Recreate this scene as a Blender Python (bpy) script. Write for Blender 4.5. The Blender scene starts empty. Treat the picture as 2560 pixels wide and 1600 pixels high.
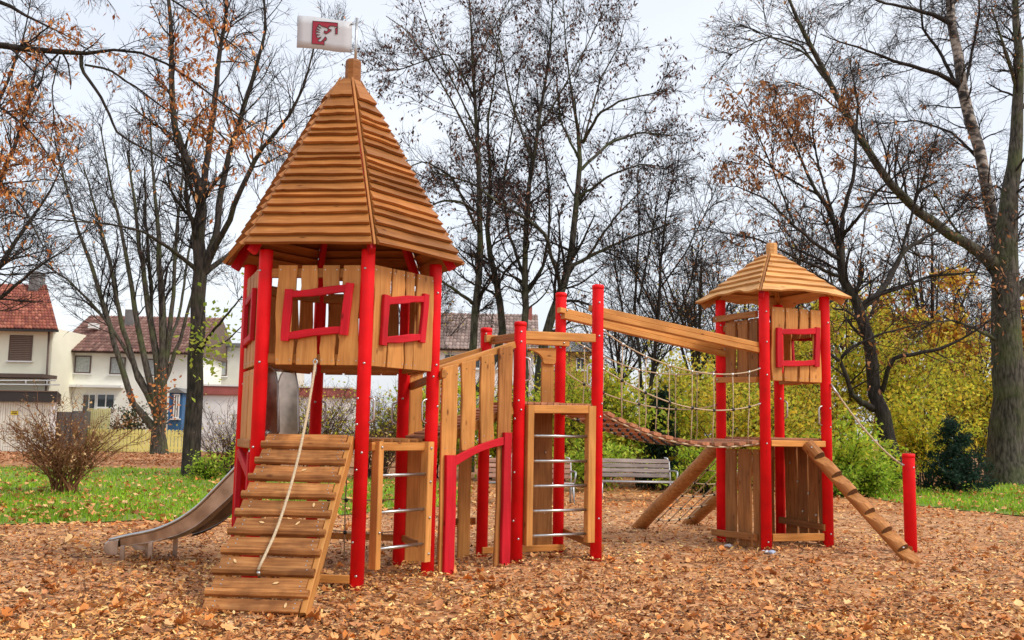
import bpy, bmesh, math, random
import numpy as np
from mathutils import Matrix, Vector

# ------------------------------------------------------------------ camera, sky, sun, exposure
scene = bpy.context.scene
CAM_H, FPX, PITCH, ROLL = 1.45, 2450.0, 0.114378, 0.018581      # height (m), focal length in 2560-px units, tilt, roll
_c, _s, _cr, _sr = math.cos(PITCH), math.sin(PITCH), math.cos(ROLL), math.sin(ROLL)
FWD = np.array([0, _c, _s]); _U0 = np.array([0, -_s, _c]); _R0 = np.array([1.0, 0, 0])
RGT = _cr * _R0 + _sr * _U0; UPV = -_sr * _R0 + _cr * _U0
CPOS = np.array([0, 0, CAM_H])
cam_data = bpy.data.cameras.new('camera'); cam = bpy.data.objects.new('camera', cam_data)
scene.collection.objects.link(cam); scene.camera = cam
cam_data.sensor_width = 36.0; cam_data.lens = FPX / 2560 * 36.0; cam_data.clip_end = 3000; cam_data.clip_start = 0.05
cam.matrix_world = Matrix(((RGT[0], UPV[0], -FWD[0], 0), (RGT[1], UPV[1], -FWD[1], 0), (RGT[2], UPV[2], -FWD[2], CAM_H), (0, 0, 0, 1)))

SUN_EL, SUN_AZ = math.radians(50), math.radians(118)            # azimuth from +Y towards +X
world = bpy.data.worlds.new('World'); scene.world = world; world.use_nodes = True
wn, wl = world.node_tree.nodes, world.node_tree.links
for n in list(wn): wn.remove(n)
sky = wn.new('ShaderNodeTexSky'); sky.sky_type = 'NISHITA'; sky.sun_disc = False
sky.sun_elevation = SUN_EL; sky.sun_rotation = SUN_AZ; sky.dust_density = 4.0
bg1 = wn.new('ShaderNodeBackground'); bg1.inputs[1].default_value = 0.05
wl.new(sky.outputs[0], bg1.inputs[0])
tc = wn.new('ShaderNodeTexCoord'); mp = wn.new('ShaderNodeMapping'); mp.inputs['Scale'].default_value = (1, 1, 2.2)
nz = wn.new('ShaderNodeTexNoise'); nz.inputs['Scale'].default_value = 2.2; nz.inputs['Detail'].default_value = 5
cr = wn.new('ShaderNodeValToRGB'); cr.color_ramp.elements[0].position = 0.35; cr.color_ramp.elements[1].position = 0.68
cr.color_ramp.elements[0].color = (0.76, 0.785, 0.835, 1); cr.color_ramp.elements[1].color = (0.93, 0.94, 0.955, 1)
bg2 = wn.new('ShaderNodeBackground'); bg2.inputs[1].default_value = 0.66
wl.new(tc.outputs['Generated'], mp.inputs[0]); wl.new(mp.outputs[0], nz.inputs['Vector']); wl.new(nz.outputs[0], cr.inputs[0]); wl.new(cr.outputs[0], bg2.inputs[0])
add = wn.new('ShaderNodeAddShader'); wo = wn.new('ShaderNodeOutputWorld')
wl.new(bg1.outputs[0], add.inputs[0]); wl.new(bg2.outputs[0], add.inputs[1]); wl.new(add.outputs[0], wo.inputs[0])

sun_l = bpy.data.lights.new('sun', 'SUN'); sun_l.energy = 1.5; sun_l.angle = math.radians(14); sun_l.color = (1.0, 0.96, 0.9)
sun = bpy.data.objects.new('sun', sun_l); scene.collection.objects.link(sun)
_sd = Vector((math.sin(SUN_AZ) * math.cos(SUN_EL), math.cos(SUN_AZ) * math.cos(SUN_EL), math.sin(SUN_EL)))
sun.rotation_euler = _sd.to_track_quat('Z', 'Y').to_euler(); sun.location = (5, -5, 20)
vs = scene.view_settings
vs.view_transform = 'Standard'; vs.look = 'None'; vs.exposure = 0.52; vs.gamma = 1.0; vs.use_curve_mapping = False
scene.cycles.max_bounces = 6; scene.cycles.transparent_max_bounces = 6

# ------------------------------------------------------------------ helpers
rnd = random.Random(7)
def ray(x, y): return FWD + RGT * (x - 1280) / FPX + UPV * (800 - y) / FPX
def gp(x, y, z=0.0):
    d = ray(x, y); return CPOS + d * ((z - CAM_H) / d[2])
def at(x, y, Y):
    d = ray(x, y); return CPOS + d * (Y / d[1])
COL = scene.collection
WM = {}
def link(o, parent=None, M=None):
    M = M if M is not None else Matrix.Identity(4)
    COL.objects.link(o)
    if parent is not None:
        o.parent = parent; o.matrix_parent_inverse = WM[parent].inverted()
    o.matrix_basis = M; WM[o] = M.copy()
    return o
def tag(o, label=None, cat=None, group=None, kind=None):
    if label: o['label'] = label
    if cat: o['category'] = cat
    if group: o['group'] = group
    if kind: o['kind'] = kind
    return o
def thing(name, label, cat, loc=(0, 0, 0), group=None):
    o = bpy.data.objects.new(name, None); o.empty_display_size = 0.2
    link(o, None, Matrix.Translation(Vector(loc))); return tag(o, label, cat, group)
def mobj(name, me, parent=None, M=None, mat=None):
    if mat is not None and len(me.materials) == 0: me.materials.append(mat)
    return link(bpy.data.objects.new(name, me), parent, M)
def np_mesh(name, V, quads=None, tris=None, mat=None, smooth=False, col=None):
    """V (n,3); quads (m,4); tris (k,3); col (n,3) per vertex"""
    me = bpy.data.meshes.new(name)
    V = np.asarray(V, np.float32).reshape(-1, 3)
    parts = []; starts = []; tot = 0
    if quads is not None and len(quads):
        q = np.asarray(quads, np.int32).reshape(-1, 4); parts.append(q.ravel()); starts.append(np.arange(len(q)) * 4); tot = len(q) * 4
    if tris is not None and len(tris):
        t = np.asarray(tris, np.int32).reshape(-1, 3); parts.append(t.ravel()); starts.append(tot + np.arange(len(t)) * 3)
    L = np.concatenate(parts).astype(np.int32); S = np.concatenate(starts).astype(np.int32)
    me.vertices.add(len(V)); me.vertices.foreach_set('co', V.ravel())
    me.loops.add(len(L)); me.loops.foreach_set('vertex_index', L)
    me.polygons.add(len(S)); me.polygons.foreach_set('loop_start', S)
    if smooth: me.polygons.foreach_set('use_smooth', np.ones(len(S), bool))
    me.update(calc_edges=True)
    if col is not None:
        a = me.color_attributes.new('Col', 'FLOAT_COLOR', 'POINT')
        c4 = np.ones((len(V), 4), np.float32); c4[:, :3] = col; a.data.foreach_set('color', c4.ravel())
    if mat: me.materials.append(mat)
    return me
def py_mesh(name, V, F, mat=None, smooth=False):
    me = bpy.data.meshes.new(name); me.from_pydata([tuple(map(float, v)) for v in V], [], F)
    if smooth:
        for p in me.polygons: p.use_smooth = True
    me.update()
    if mat: me.materials.append(mat)
    return me
def frame(o, x, z):
    """matrix with local X along x and local Z near z"""
    x = Vector(x).normalized(); z = Vector(z); y = z.cross(x).normalized(); z = x.cross(y)
    return Matrix(((x[0], y[0], z[0], o[0]), (x[1], y[1], z[1], o[1]), (x[2], y[2], z[2], o[2]), (0, 0, 0, 1)))
def wob(n, amp, r):
    """smooth random offsets"""
    ph = [r.uniform(0, 6.28) for _ in range(3)]; f = [r.uniform(.6, 1.2), r.uniform(1.4, 2.4), r.uniform(3, 4.5)]
    return [amp * (.6 * math.sin(6.28 * f[0] * i / n + ph[0]) + .35 * math.sin(6.28 * f[1] * i / n + ph[1]) + .15 * math.sin(6.28 * f[2] * i / n + ph[2])) for i in range(n + 1)]
def plank_mesh(L, w0, w1, t, c=.006, n=1, amp=0.0, both=True, r=rnd):
    """board along local X, width along Y, thickness along Z, chamfered, with wavy long edges"""
    a = wob(n, amp, r) if amp else [0] * (n + 1); b = wob(n, amp, r) if amp and both else [0] * (n + 1)
    V = []; F = []
    for i in range(n + 1):
        x = -L / 2 + L * i / n; w = w0 + (w1 - w0) * i / n; y0 = -w / 2 + a[i]; y1 = w / 2 + b[i]; h = t / 2
        V += [(x, y0 + c, -h), (x, y1 - c, -h), (x, y1, -h + c), (x, y1, h - c), (x, y1 - c, h), (x, y0 + c, h), (x, y0, h - c), (x, y0, -h + c)]
    for i in range(n):
        for k in range(8):
            p = i * 8 + k; q = i * 8 + (k + 1) % 8; F.append((p, p + 8, q + 8, q)[::-1])
    F.append(tuple(range(8))[::-1]); F.append(tuple(range(n * 8, n * 8 + 8)))
    return py_mesh('plank', V, F)
def plank(name, parent, a, b, up, w, t, mat, w1=None, n=1, amp=0.0, c=.006, roll=0.0):
    """board from a to b, face normal near up"""
    a = Vector(a); b = Vector(b); L = (b - a).length
    me = plank_mesh(L, w, w if w1 is None else w1, t, c, n, amp)
    return mobj(name, me, parent, frame((a + b) / 2, b - a, up) @ Matrix.Rotation(roll, 4, 'X'), mat)
def poly_mesh(pts, t, bevel=0.0):
    """closed 2-D outline (x,y) extruded from z=0 to z=t"""
    area = sum(pts[i][0] * pts[(i + 1) % len(pts)][1] - pts[(i + 1) % len(pts)][0] * pts[i][1] for i in range(len(pts)))
    if area < 0: pts = pts[::-1]
    n = len(pts)
    V = [(p[0], p[1], 0) for p in pts] + [(p[0], p[1], t) for p in pts]
    F = [tuple(range(n))[::-1], tuple(range(n, 2 * n))] + [(i, (i + 1) % n, (i + 1) % n + n, i + n) for i in range(n)]
    return py_mesh('board', V, F)
def bevelmod(o, w=.004):
    m = o.modifiers.new('bevel', 'BEVEL'); m.width = w; m.segments = 1; m.limit_method = 'ANGLE'; m.angle_limit = math.radians(50); return o
def tube_geo(P, R, sides=8, caps=True):
    P = np.asarray(P, float); n = len(P); R = np.broadcast_to(np.asarray(R, float), (n,))
    T = np.gradient(P, axis=0); T /= np.linalg.norm(T, axis=1)[:, None] + 1e-9
    ref = np.array([0, 0, 1.0]) if abs(T[0][2]) < .9 else np.array([1.0, 0, 0])
    N = np.cross(T[0], ref); N /= np.linalg.norm(N); V = []
    for i in range(n):
        N = N - T[i] * (N @ T[i]); N /= np.linalg.norm(N) + 1e-9; B = np.cross(T[i], N)
        for k in range(sides):
            th = 2 * math.pi * k / sides; V.append(P[i] + R[i] * (math.cos(th) * N + math.sin(th) * B))
    F = [(i * sides + k, i * sides + (k + 1) % sides, (i + 1) * sides + (k + 1) % sides, (i + 1) * sides + k) for i in range(n - 1) for k in range(sides)]
    if caps: F += [tuple(range(sides))[::-1], tuple(range((n - 1) * sides, n * sides))]
    return V, F
def tube(name, parent, P, R, mat, sides=8, smooth=True):
    V, F = tube_geo(P, R, sides); c = np.mean(V, axis=0)
    me = py_mesh(name, np.array(V) - c, F, mat, smooth)
    return mobj(name, me, parent, Matrix.Translation(Vector(c)))
def arc_sag(a, b, sag, n=12):
    a = np.array(a, float); b = np.array(b, float); t = np.linspace(0, 1, n + 1)[:, None]
    P = a + (b - a) * t; P[:, 2] -= sag * 4 * (t * (1 - t))[:, 0]; return P
def lathe(name, prof, sides=20, mat=None, smooth=True):
    """profile [(r,z)] bottom to top"""
    V = []; F = []
    for r, z in prof:
        for k in range(sides): V.append((r * math.cos(6.28318 * k / sides), r * math.sin(6.28318 * k / sides), z))
    for i in range(len(prof) - 1):
        for k in range(sides): F.append((i * sides + k, i * sides + (k + 1) % sides, (i + 1) * sides + (k + 1) % sides, (i + 1) * sides + k))
    F += [tuple(range(sides))[::-1], tuple(range((len(prof) - 1) * sides, len(prof) * sides))]
    me = py_mesh(name, V, F, mat)
    for p in me.polygons[:-2]: p.use_smooth = smooth
    return me

# ------------------------------------------------------------------ materials
def newmat(name):
    m = bpy.data.materials.new(name); m.use_nodes = True; nt = m.node_tree
    return m, nt.nodes, nt.links, nt.nodes['Principled BSDF']
def setramp(node, stops):
    e = node.color_ramp.elements
    while len(e) < len(stops): e.new(.5)
    for x, (p, c) in zip(e, stops): x.position = p; x.color = (*c, 1)
def mat_wood(name, dark, mid, light, rough=.5, var=.25, wear=.0):
    m, n, l, b = newmat(name)
    tc = n.new('ShaderNodeTexCoord'); oi = n.new('ShaderNodeObjectInfo')
    ad = n.new('ShaderNodeVectorMath'); ad.operation = 'ADD'; mu = n.new('ShaderNodeMath'); mu.operation = 'MULTIPLY'; mu.inputs[1].default_value = 37
    l.new(oi.outputs['Random'], mu.inputs[0]); l.new(tc.outputs['Object'], ad.inputs[0]); l.new(mu.outputs[0], ad.inputs[1])
    mp = n.new('ShaderNodeMapping'); mp.inputs['Scale'].default_value = (1.6, 22, 22); l.new(ad.outputs[0], mp.inputs[0])
    nz = n.new('ShaderNodeTexNoise'); nz.inputs['Scale'].default_value = 1.6; nz.inputs['Detail'].default_value = 5; nz.inputs['Distortion'].default_value = .6
    l.new(mp.outputs[0], nz.inputs['Vector'])
    rp = n.new('ShaderNodeValToRGB'); setramp(rp, [(.28, dark), (.5, mid), (.74, light)]); l.new(nz.outputs[0], rp.inputs[0])
    # broad tone change along and between boards, knots
    n2 = n.new('ShaderNodeTexNoise'); n2.inputs['Scale'].default_value = 2.3; n2.inputs['Detail'].default_value = 3; l.new(ad.outputs[0], n2.inputs['Vector'])
    hs = n.new('ShaderNodeHueSaturation'); l.new(rp.outputs[0], hs.inputs['Color'])
    m1 = n.new('ShaderNodeMapRange'); m1.inputs[3].default_value = 1 - var; m1.inputs[4].default_value = 1 + var; l.new(oi.outputs['Random'], m1.inputs[0])
    m2 = n.new('ShaderNodeMapRange'); m2.inputs[1].default_value = .3; m2.inputs[2].default_value = .7; m2.inputs[3].default_value = .82; m2.inputs[4].default_value = 1.15; l.new(n2.outputs[0], m2.inputs[0])
    mm = n.new('ShaderNodeMath'); mm.operation = 'MULTIPLY'; l.new(m1.outputs[0], mm.inputs[0]); l.new(m2.outputs[0], mm.inputs[1]); l.new(mm.outputs[0], hs.inputs['Value'])
    vo = n.new('ShaderNodeTexVoronoi'); vo.inputs['Scale'].default_value = 5.5; mk = n.new('ShaderNodeMapping'); mk.inputs['Scale'].default_value = (.55, 1.3, 1.3); l.new(ad.outputs[0], mk.inputs[0]); l.new(mk.outputs[0], vo.inputs['Vector'])
    kr = n.new('ShaderNodeValToRGB'); setramp(kr, [(.05, (.3, .2, .15)), (.13, (1, 1, 1))]); l.new(vo.outputs['Distance'], kr.inputs[0])
    mx = n.new('ShaderNodeMix'); mx.data_type = 'RGBA'; mx.blend_type = 'MULTIPLY'; mx.inputs[0].default_value = .8
    l.new(hs.outputs[0], mx.inputs[6]); l.new(kr.outputs[0], mx.inputs[7])
    out = mx.outputs[2]
    if wear:
        n3 = n.new('ShaderNodeTexNoise'); n3.inputs['Scale'].default_value = 5; n3.inputs['Detail'].default_value = 6; l.new(ad.outputs[0], n3.inputs['Vector'])
        r3 = n.new('ShaderNodeValToRGB'); setramp(r3, [(.45, (0, 0, 0)), (.68, (1, 1, 1))]); l.new(n3.outputs[0], r3.inputs[0])
        m3 = n.new('ShaderNodeMix'); m3.data_type = 'RGBA'; mw = n.new('ShaderNodeMath'); mw.operation = 'MULTIPLY'; mw.inputs[1].default_value = wear
        l.new(r3.outputs[0], mw.inputs[0]); l.new(mw.outputs[0], m3.inputs[0]); l.new(out, m3.inputs[6]); m3.inputs[7].default_value = (dark[0] * .45, dark[1] * .4, dark[2] * .4, 1); out = m3.outputs[2]
    l.new(out, b.inputs['Base Color']); b.inputs['Roughness'].default_value = rough; b.inputs['Specular IOR Level'].default_value = .2
    bp = n.new('ShaderNodeBump'); bp.inputs['Strength'].default_value = .25; bp.inputs['Distance'].default_value = .004; l.new(nz.outputs[0], bp.inputs['Height']); l.new(bp.outputs[0], b.inputs['Normal'])
    return m
def mat_plain(name, col, rough=.5, metal=0.0, var=.12, scale=8, bump=0.0, spec=.5, coat=0):
    m, n, l, b = newmat(name)
    tc = n.new('ShaderNodeTexCoord'); nz = n.new('ShaderNodeTexNoise'); nz.inputs['Scale'].default_value = scale; nz.inputs['Detail'].default_value = 5; l.new(tc.outputs['Object'], nz.inputs['Vector'])
    rp = n.new('ShaderNodeValToRGB'); setramp(rp, [(.3, tuple(c * (1 - var) for c in col)), (.7, tuple(min(1, c * (1 + var)) for c in col))]); l.new(nz.outputs[0], rp.inputs[0]); l.new(rp.outputs[0], b.inputs['Base Color'])
    mr = n.new('ShaderNodeMapRange'); mr.inputs[3].default_value = rough * .8; mr.inputs[4].default_value = min(1, rough * 1.25); l.new(nz.outputs[0], mr.inputs[0]); l.new(mr.outputs[0], b.inputs['Roughness'])
    b.inputs['Metallic'].default_value = metal; b.inputs['Specular IOR Level'].default_value = spec
    if coat: b.inputs['Coat Weight'].default_value = coat
    if bump:
        bp = n.new('ShaderNodeBump'); bp.inputs['Strength'].default_value = bump; bp.inputs['Distance'].default_value = .01; l.new(nz.outputs[0], bp.inputs['Height']); l.new(bp.outputs[0], b.inputs['Normal'])
    return m
def mat_leafy(name, rough=.55, trans=.35):
    m, n, l, b = newmat(name)
    at_ = n.new('ShaderNodeAttribute'); at_.attribute_name = 'Col'
    l.new(at_.outputs['Color'], b.inputs['Base Color']); b.inputs['Roughness'].default_value = rough; b.inputs['Specular IOR Level'].default_value = .3
    if trans:
        tr = n.new('ShaderNodeBsdfTranslucent'); l.new(at_.outputs['Color'], tr.inputs[0]); ms = n.new('ShaderNodeMixShader'); ms.inputs[0].default_value = trans
        l.new(b.outputs[0], ms.inputs[1]); l.new(tr.outputs[0], ms.inputs[2]); l.new(ms.outputs[0], n['Material Output'].inputs[0])
    return m
def mat_bark(name, c0, c1, moss=.0, scale=3):
    m, n, l, b = newmat(name)
    tc = n.new('ShaderNodeTexCoord'); mp = n.new('ShaderNodeMapping'); mp.inputs['Scale'].default_value = (scale * 3, scale * 3, scale * .8); l.new(tc.outputs['Object'], mp.inputs[0])
    nz = n.new('ShaderNodeTexNoise'); nz.inputs['Scale'].default_value = 1.5; nz.inputs['Detail'].default_value = 6; l.new(mp.outputs[0], nz.inputs['Vector'])
    rp = n.new('ShaderNodeValToRGB'); setramp(rp, [(.35, c0), (.68, c1)]); l.new(nz.outputs[0], rp.inputs[0]); out = rp.outputs[0]
    if moss:
        n2 = n.new('ShaderNodeTexNoise'); n2.inputs['Scale'].default_value = 1.1; n2.inputs['Detail'].default_value = 6; l.new(tc.outputs['Object'], n2.inputs['Vector'])
        r2 = n.new('ShaderNodeValToRGB'); setramp(r2, [(.5 - moss * .12, (0, 0, 0)), (.72 - moss * .12, (1, 1, 1))]); l.new(n2.outputs[0], r2.inputs[0])
        mm = n.new('ShaderNodeMath'); mm.operation = 'MULTIPLY'; mm.inputs[1].default_value = moss; l.new(r2.outputs[0], mm.inputs[0])
        mx = n.new('ShaderNodeMix'); mx.data_type = 'RGBA'; l.new(mm.outputs[0], mx.inputs[0]); l.new(out, mx.inputs[6]); mx.inputs[7].default_value = (.075, .10, .022, 1); out = mx.outputs[2]
    l.new(out, b.inputs['Base Color']); b.inputs['Roughness'].default_value = .85; b.inputs['Specular IOR Level'].default_value = .2
    bp = n.new('ShaderNodeBump'); bp.inputs['Strength'].default_value = .8; bp.inputs['Distance'].default_value = .05; l.new(nz.outputs[0], bp.inputs['Height']); l.new(bp.outputs[0], b.inputs['Normal'])
    return m
def mat_litter(name, cols, scale, rough=.8):
    """small voronoi flakes of several colours over two sizes, for ground too far off to tell the pieces apart"""
    m, n, l, b = newmat(name)
    tc = n.new('ShaderNodeTexCoord')
    def layer(sc, stops):
        v = n.new('ShaderNodeTexVoronoi'); v.inputs['Scale'].default_value = sc; l.new(tc.outputs['Object'], v.inputs['Vector'])
        sp = n.new('ShaderNodeSeparateColor'); l.new(v.outputs['Color'], sp.inputs[0])
        r = n.new('ShaderNodeValToRGB'); r.color_ramp.interpolation = 'CONSTANT'; setramp(r, stops); l.new(sp.outputs[0], r.inputs[0]); return r, v
    k = len(cols); st = [(i / k, c) for i, c in enumerate(cols)]
    a, va = layer(scale, st); c, vc = layer(scale * .47, st[::-1] and [(i / k, x) for i, x in enumerate(cols[::-1])])
    nz = n.new('ShaderNodeTexNoise'); nz.inputs['Scale'].default_value = scale * .06; nz.inputs['Detail'].default_value = 4; l.new(tc.outputs['Object'], nz.inputs['Vector'])
    mx = n.new('ShaderNodeMix'); mx.data_type = 'RGBA'; l.new(nz.outputs[0], mx.inputs[0]); l.new(a.outputs[0], mx.inputs[6]); l.new(c.outputs[0], mx.inputs[7])
    l.new(mx.outputs[2], b.inputs['Base Color']); b.inputs['Roughness'].default_value = rough; b.inputs['Specular IOR Level'].default_value = .2
    bp = n.new('ShaderNodeBump'); bp.inputs['Strength'].default_value = .7; bp.inputs['Distance'].default_value = .02; l.new(va.outputs['Distance'], bp.inputs['Height']); l.new(bp.outputs[0], b.inputs['Normal'])
    return m
W_ROOF = mat_wood('oiled_roof_wood', (.24, .083, .019), (.325, .124, .031), (.40, .168, .046), .5, .26)
W_ROOF2 = mat_wood('pale_roof_wood', (.42, .19, .06), (.57, .29, .098), (.67, .385, .145), .5, .16)
W_LIGHT = mat_wood('light_larch', (.42, .172, .043), (.53, .232, .060), (.61, .295, .088), .5, .18)
W_BEAM = mat_wood('larch_beam', (.34, .132, .03), (.46, .19, .045), (.55, .255, .07), .5, .17)
W_DARK = mat_wood('stained_shaded_larch', (.20, .073, .018), (.30, .12, .032), (.38, .165, .05), .55, .2)  # brown stain, with the shade on these boards also put into the colour
W_RAMP = mat_wood('worn_ramp_wood', (.20, .072, .021), (.36, .145, .042), (.49, .235, .083), .5, .24, wear=.55)
W_BRIDGE = mat_wood('reddish_tread_wood', (.28, .10, .05), (.43, .18, .09), (.55, .26, .14), .55, .2, wear=.2)
W_LOG = mat_wood('robinia_log', (.24, .09, .024), (.38, .155, .045), (.49, .225, .075), .5, .1)
W_BENCH = mat_wood('weathered_bench_wood', (.15, .115, .10), (.26, .205, .18), (.36, .30, .27), .7, .12)
W_BENCH2 = mat_wood('reddish_bench_wood', (.24, .125, .085), (.37, .20, .14), (.46, .28, .20), .7, .1)
def mat_paint(name, col, worn, rough=.42):
    m, n, l, b = newmat(name); tc = n.new('ShaderNodeTexCoord'); oi = n.new('ShaderNodeObjectInfo')
    ad = n.new('ShaderNodeVectorMath'); ad.operation = 'ADD'; mu = n.new('ShaderNodeMath'); mu.operation = 'MULTIPLY'; mu.inputs[1].default_value = 23; l.new(oi.outputs['Random'], mu.inputs[0]); l.new(tc.outputs['Object'], ad.inputs[0]); l.new(mu.outputs[0], ad.inputs[1])
    a = n.new('ShaderNodeTexNoise'); a.inputs['Scale'].default_value = 3.5; a.inputs['Detail'].default_value = 4; l.new(ad.outputs[0], a.inputs['Vector'])
    ra = n.new('ShaderNodeValToRGB'); setramp(ra, [(.32, tuple(c * .80 for c in col)), (.55, col), (.72, tuple(min(1, c * 1.1 + .006) for c in col))]); l.new(a.outputs[0], ra.inputs[0])
    mp = n.new('ShaderNodeMapping'); mp.inputs['Scale'].default_value = (26, 26, 5); l.new(ad.outputs[0], mp.inputs[0])
    s = n.new('ShaderNodeTexNoise'); s.inputs['Scale'].default_value = 1.4; s.inputs['Detail'].default_value = 7; l.new(mp.outputs[0], s.inputs['Vector'])
    rs = n.new('ShaderNodeValToRGB'); setramp(rs, [(.66, (0, 0, 0)), (.74, (1, 1, 1))]); l.new(s.outputs[0], rs.inputs[0])
    mw = n.new('ShaderNodeMath'); mw.operation = 'MULTIPLY'; mw.inputs[1].default_value = .55; l.new(rs.outputs[0], mw.inputs[0])
    mx = n.new('ShaderNodeMix'); mx.data_type = 'RGBA'; l.new(mw.outputs[0], mx.inputs[0]); l.new(ra.outputs[0], mx.inputs[6]); mx.inputs[7].default_value = (*worn, 1); l.new(mx.outputs[2], b.inputs['Base Color']); b.inputs['Specular IOR Level'].default_value = .28
    mr = n.new('ShaderNodeMapRange'); mr.inputs[3].default_value = rough * .75; mr.inputs[4].default_value = rough * 1.4; l.new(a.outputs[0], mr.inputs[0]); l.new(mr.outputs[0], b.inputs['Roughness'])
    bp = n.new('ShaderNodeBump'); bp.inputs['Strength'].default_value = .15; bp.inputs['Distance'].default_value = .004; l.new(s.outputs[0], bp.inputs['Height']); l.new(bp.outputs[0], b.inputs['Normal'])
    return m
RED = mat_paint('red_painted_post', (.84, .004, .009), (.34, .02, .015), .52)
RED_W = mat_wood('red_stained_wood', (.44, .006, .014), (.51, .008, .018), (.57, .013, .025), .55, .08)
STEEL = mat_plain('brushed_steel', (.52, .52, .51), .32, 1.0, .12, 20)
STEEL_D = mat_plain('worn_slide_steel', (.50, .44, .385), .30, 1.0, .28, 7)
ZINC = mat_plain('galvanised_steel', (.42, .43, .44), .5, .85, .15, 14)
ROPE = mat_plain('beige_rope', (.50, .385, .245), .85, var=.25, scale=60, bump=.8)
KNOT = mat_plain('black_plastic', (.012, .012, .014), .45, var=.1)
# ------------------------------------------------------------------ ground
def flat(name, pts, z, mat, kind='structure'):
    me = py_mesh(name, [(p[0], p[1], z) for p in pts], [tuple(range(len(pts)))], mat)
    if me.polygons[0].normal.z < 0: me.flip_normals()
    return tag(mobj(name, me), kind=kind)
LIT = [(.08, .035, .016), (.36, .155, .06), (.52, .245, .105), (.64, .34, .16), (.40, .175, .07), (.74, .48, .26), (.18, .075, .03), (.56, .27, .12)]
M_MULCH = mat_litter('bark_mulch', LIT, 28)
M_GROUND = mat_litter('leaf_strewn_soil', [(.18, .09, .04), (.40, .18, .07), (.52, .26, .11), (.30, .13, .05), (.60, .33, .16), (.44, .18, .06)], 12)
M_LAWN = mat_litter('lawn_soil', [(.11, .19, .02), (.16, .26, .03), (.19, .30, .045), (.13, .21, .022), (.25, .29, .07), (.18, .13, .045)], 22)
gx = np.concatenate([np.linspace(-500, -60, 6), np.linspace(-50, 50, 11), np.linspace(60, 500, 6)])
gy = np.concatenate([np.linspace(-60, 0, 4), np.linspace(10, 100, 10), np.linspace(150, 900, 6)])
GX, GY = np.meshgrid(gx, gy); V = np.stack([GX, GY, np.full_like(GX, -.012)], -1).reshape(-1, 3)
nx, ny = len(gx), len(gy); I = np.arange(nx * ny).reshape(ny, nx)
Q = np.stack([I[:-1, :-1], I[:-1, 1:], I[1:, 1:], I[1:, :-1]], -1).reshape(-1, 4)
tag(mobj('ground', np_mesh('ground', V, Q, mat=M_GROUND)), kind='structure')
def hm(x, y):
    x = np.asarray(x); y = np.asarray(y)
    h = .018 * np.sin(x * 1.1 + .7 * y) + .014 * np.sin(x * 2.3 - 1.7 * y + 1) + .010 * np.sin(3.7 * x + 2.9 * y + 2) + .006 * np.sin(7.1 * x - 5.3 * y)
    h = h - .03 * np.exp(-((x + 4.45) ** 2 + (y - 10.8) ** 2) / .35)              # hollow worn at the slide's end
    return h + .012
gx = np.linspace(-11, 15, 150); gy = np.linspace(3.0, 20.5, 110)
GX, GY = np.meshgrid(gx, gy)
lim = 14.3 + .35 * np.sin(gx * 1.3) + .2 * np.sin(gx * 2.9) + np.clip((gx + 4) * 1.6, 0, 5.2)       # far edge of the mulch
for j in range(len(gx)): GY[:, j] = 3.0 + (GY[:, j] - 3.0) * (lim[j] - 3.0) / 17.5
Zb = hm(GX, GY); fade = np.clip((lim[None, :] - GY) / .7, 0, 1); Zb = Zb * fade - .02 * (1 - fade)
V = np.stack([GX, GY, Zb], -1).reshape(-1, 3)
nx, ny = len(gx), len(gy); I = np.arange(nx * ny).reshape(ny, nx)
Q = np.stack([I[:-1, :-1], I[:-1, 1:], I[1:, 1:], I[1:, :-1]], -1).reshape(-1, 4)
tag(mobj('mulch_bed', np_mesh('mulch_bed', V, Q, mat=M_MULCH, smooth=True)), kind='structure')
lawnL = [gp(*p)[:2] for p in [(-260, 1318), (120, 1312), (350, 1303), (600, 1296), (880, 1285), (1010, 1268), (1175, 1262), (1180, 1212), (900, 1196), (640, 1180), (430, 1172), (200, 1168), (-300, 1166)]]
lawnR = [gp(*p)[:2] for p in [(2150, 1238), (2250, 1258), (2400, 1276), (2560, 1290), (2800, 1310), (2800, 1215), (2560, 1208), (2400, 1212), (2300, 1222)]]
def ragged(P, amp=.28, step=.5):
    out = []; r = random.Random(5)
    for i in range(len(P)):
        a, b = np.array(P[i]), np.array(P[(i + 1) % len(P)]); n = max(1, int(np.linalg.norm(b - a) / step)) if min(a[1], b[1]) < 40 else 1
        for k in range(n): out.append(a + (b - a) * k / n + (np.array([0, r.uniform(-amp, amp)]) if n > 1 else 0))
    return out
lawnL, lawnR = ragged(lawnL), ragged(lawnR)
flat('lawn', lawnL, .004, M_LAWN); flat('lawn', lawnR, .004, M_LAWN)

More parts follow.
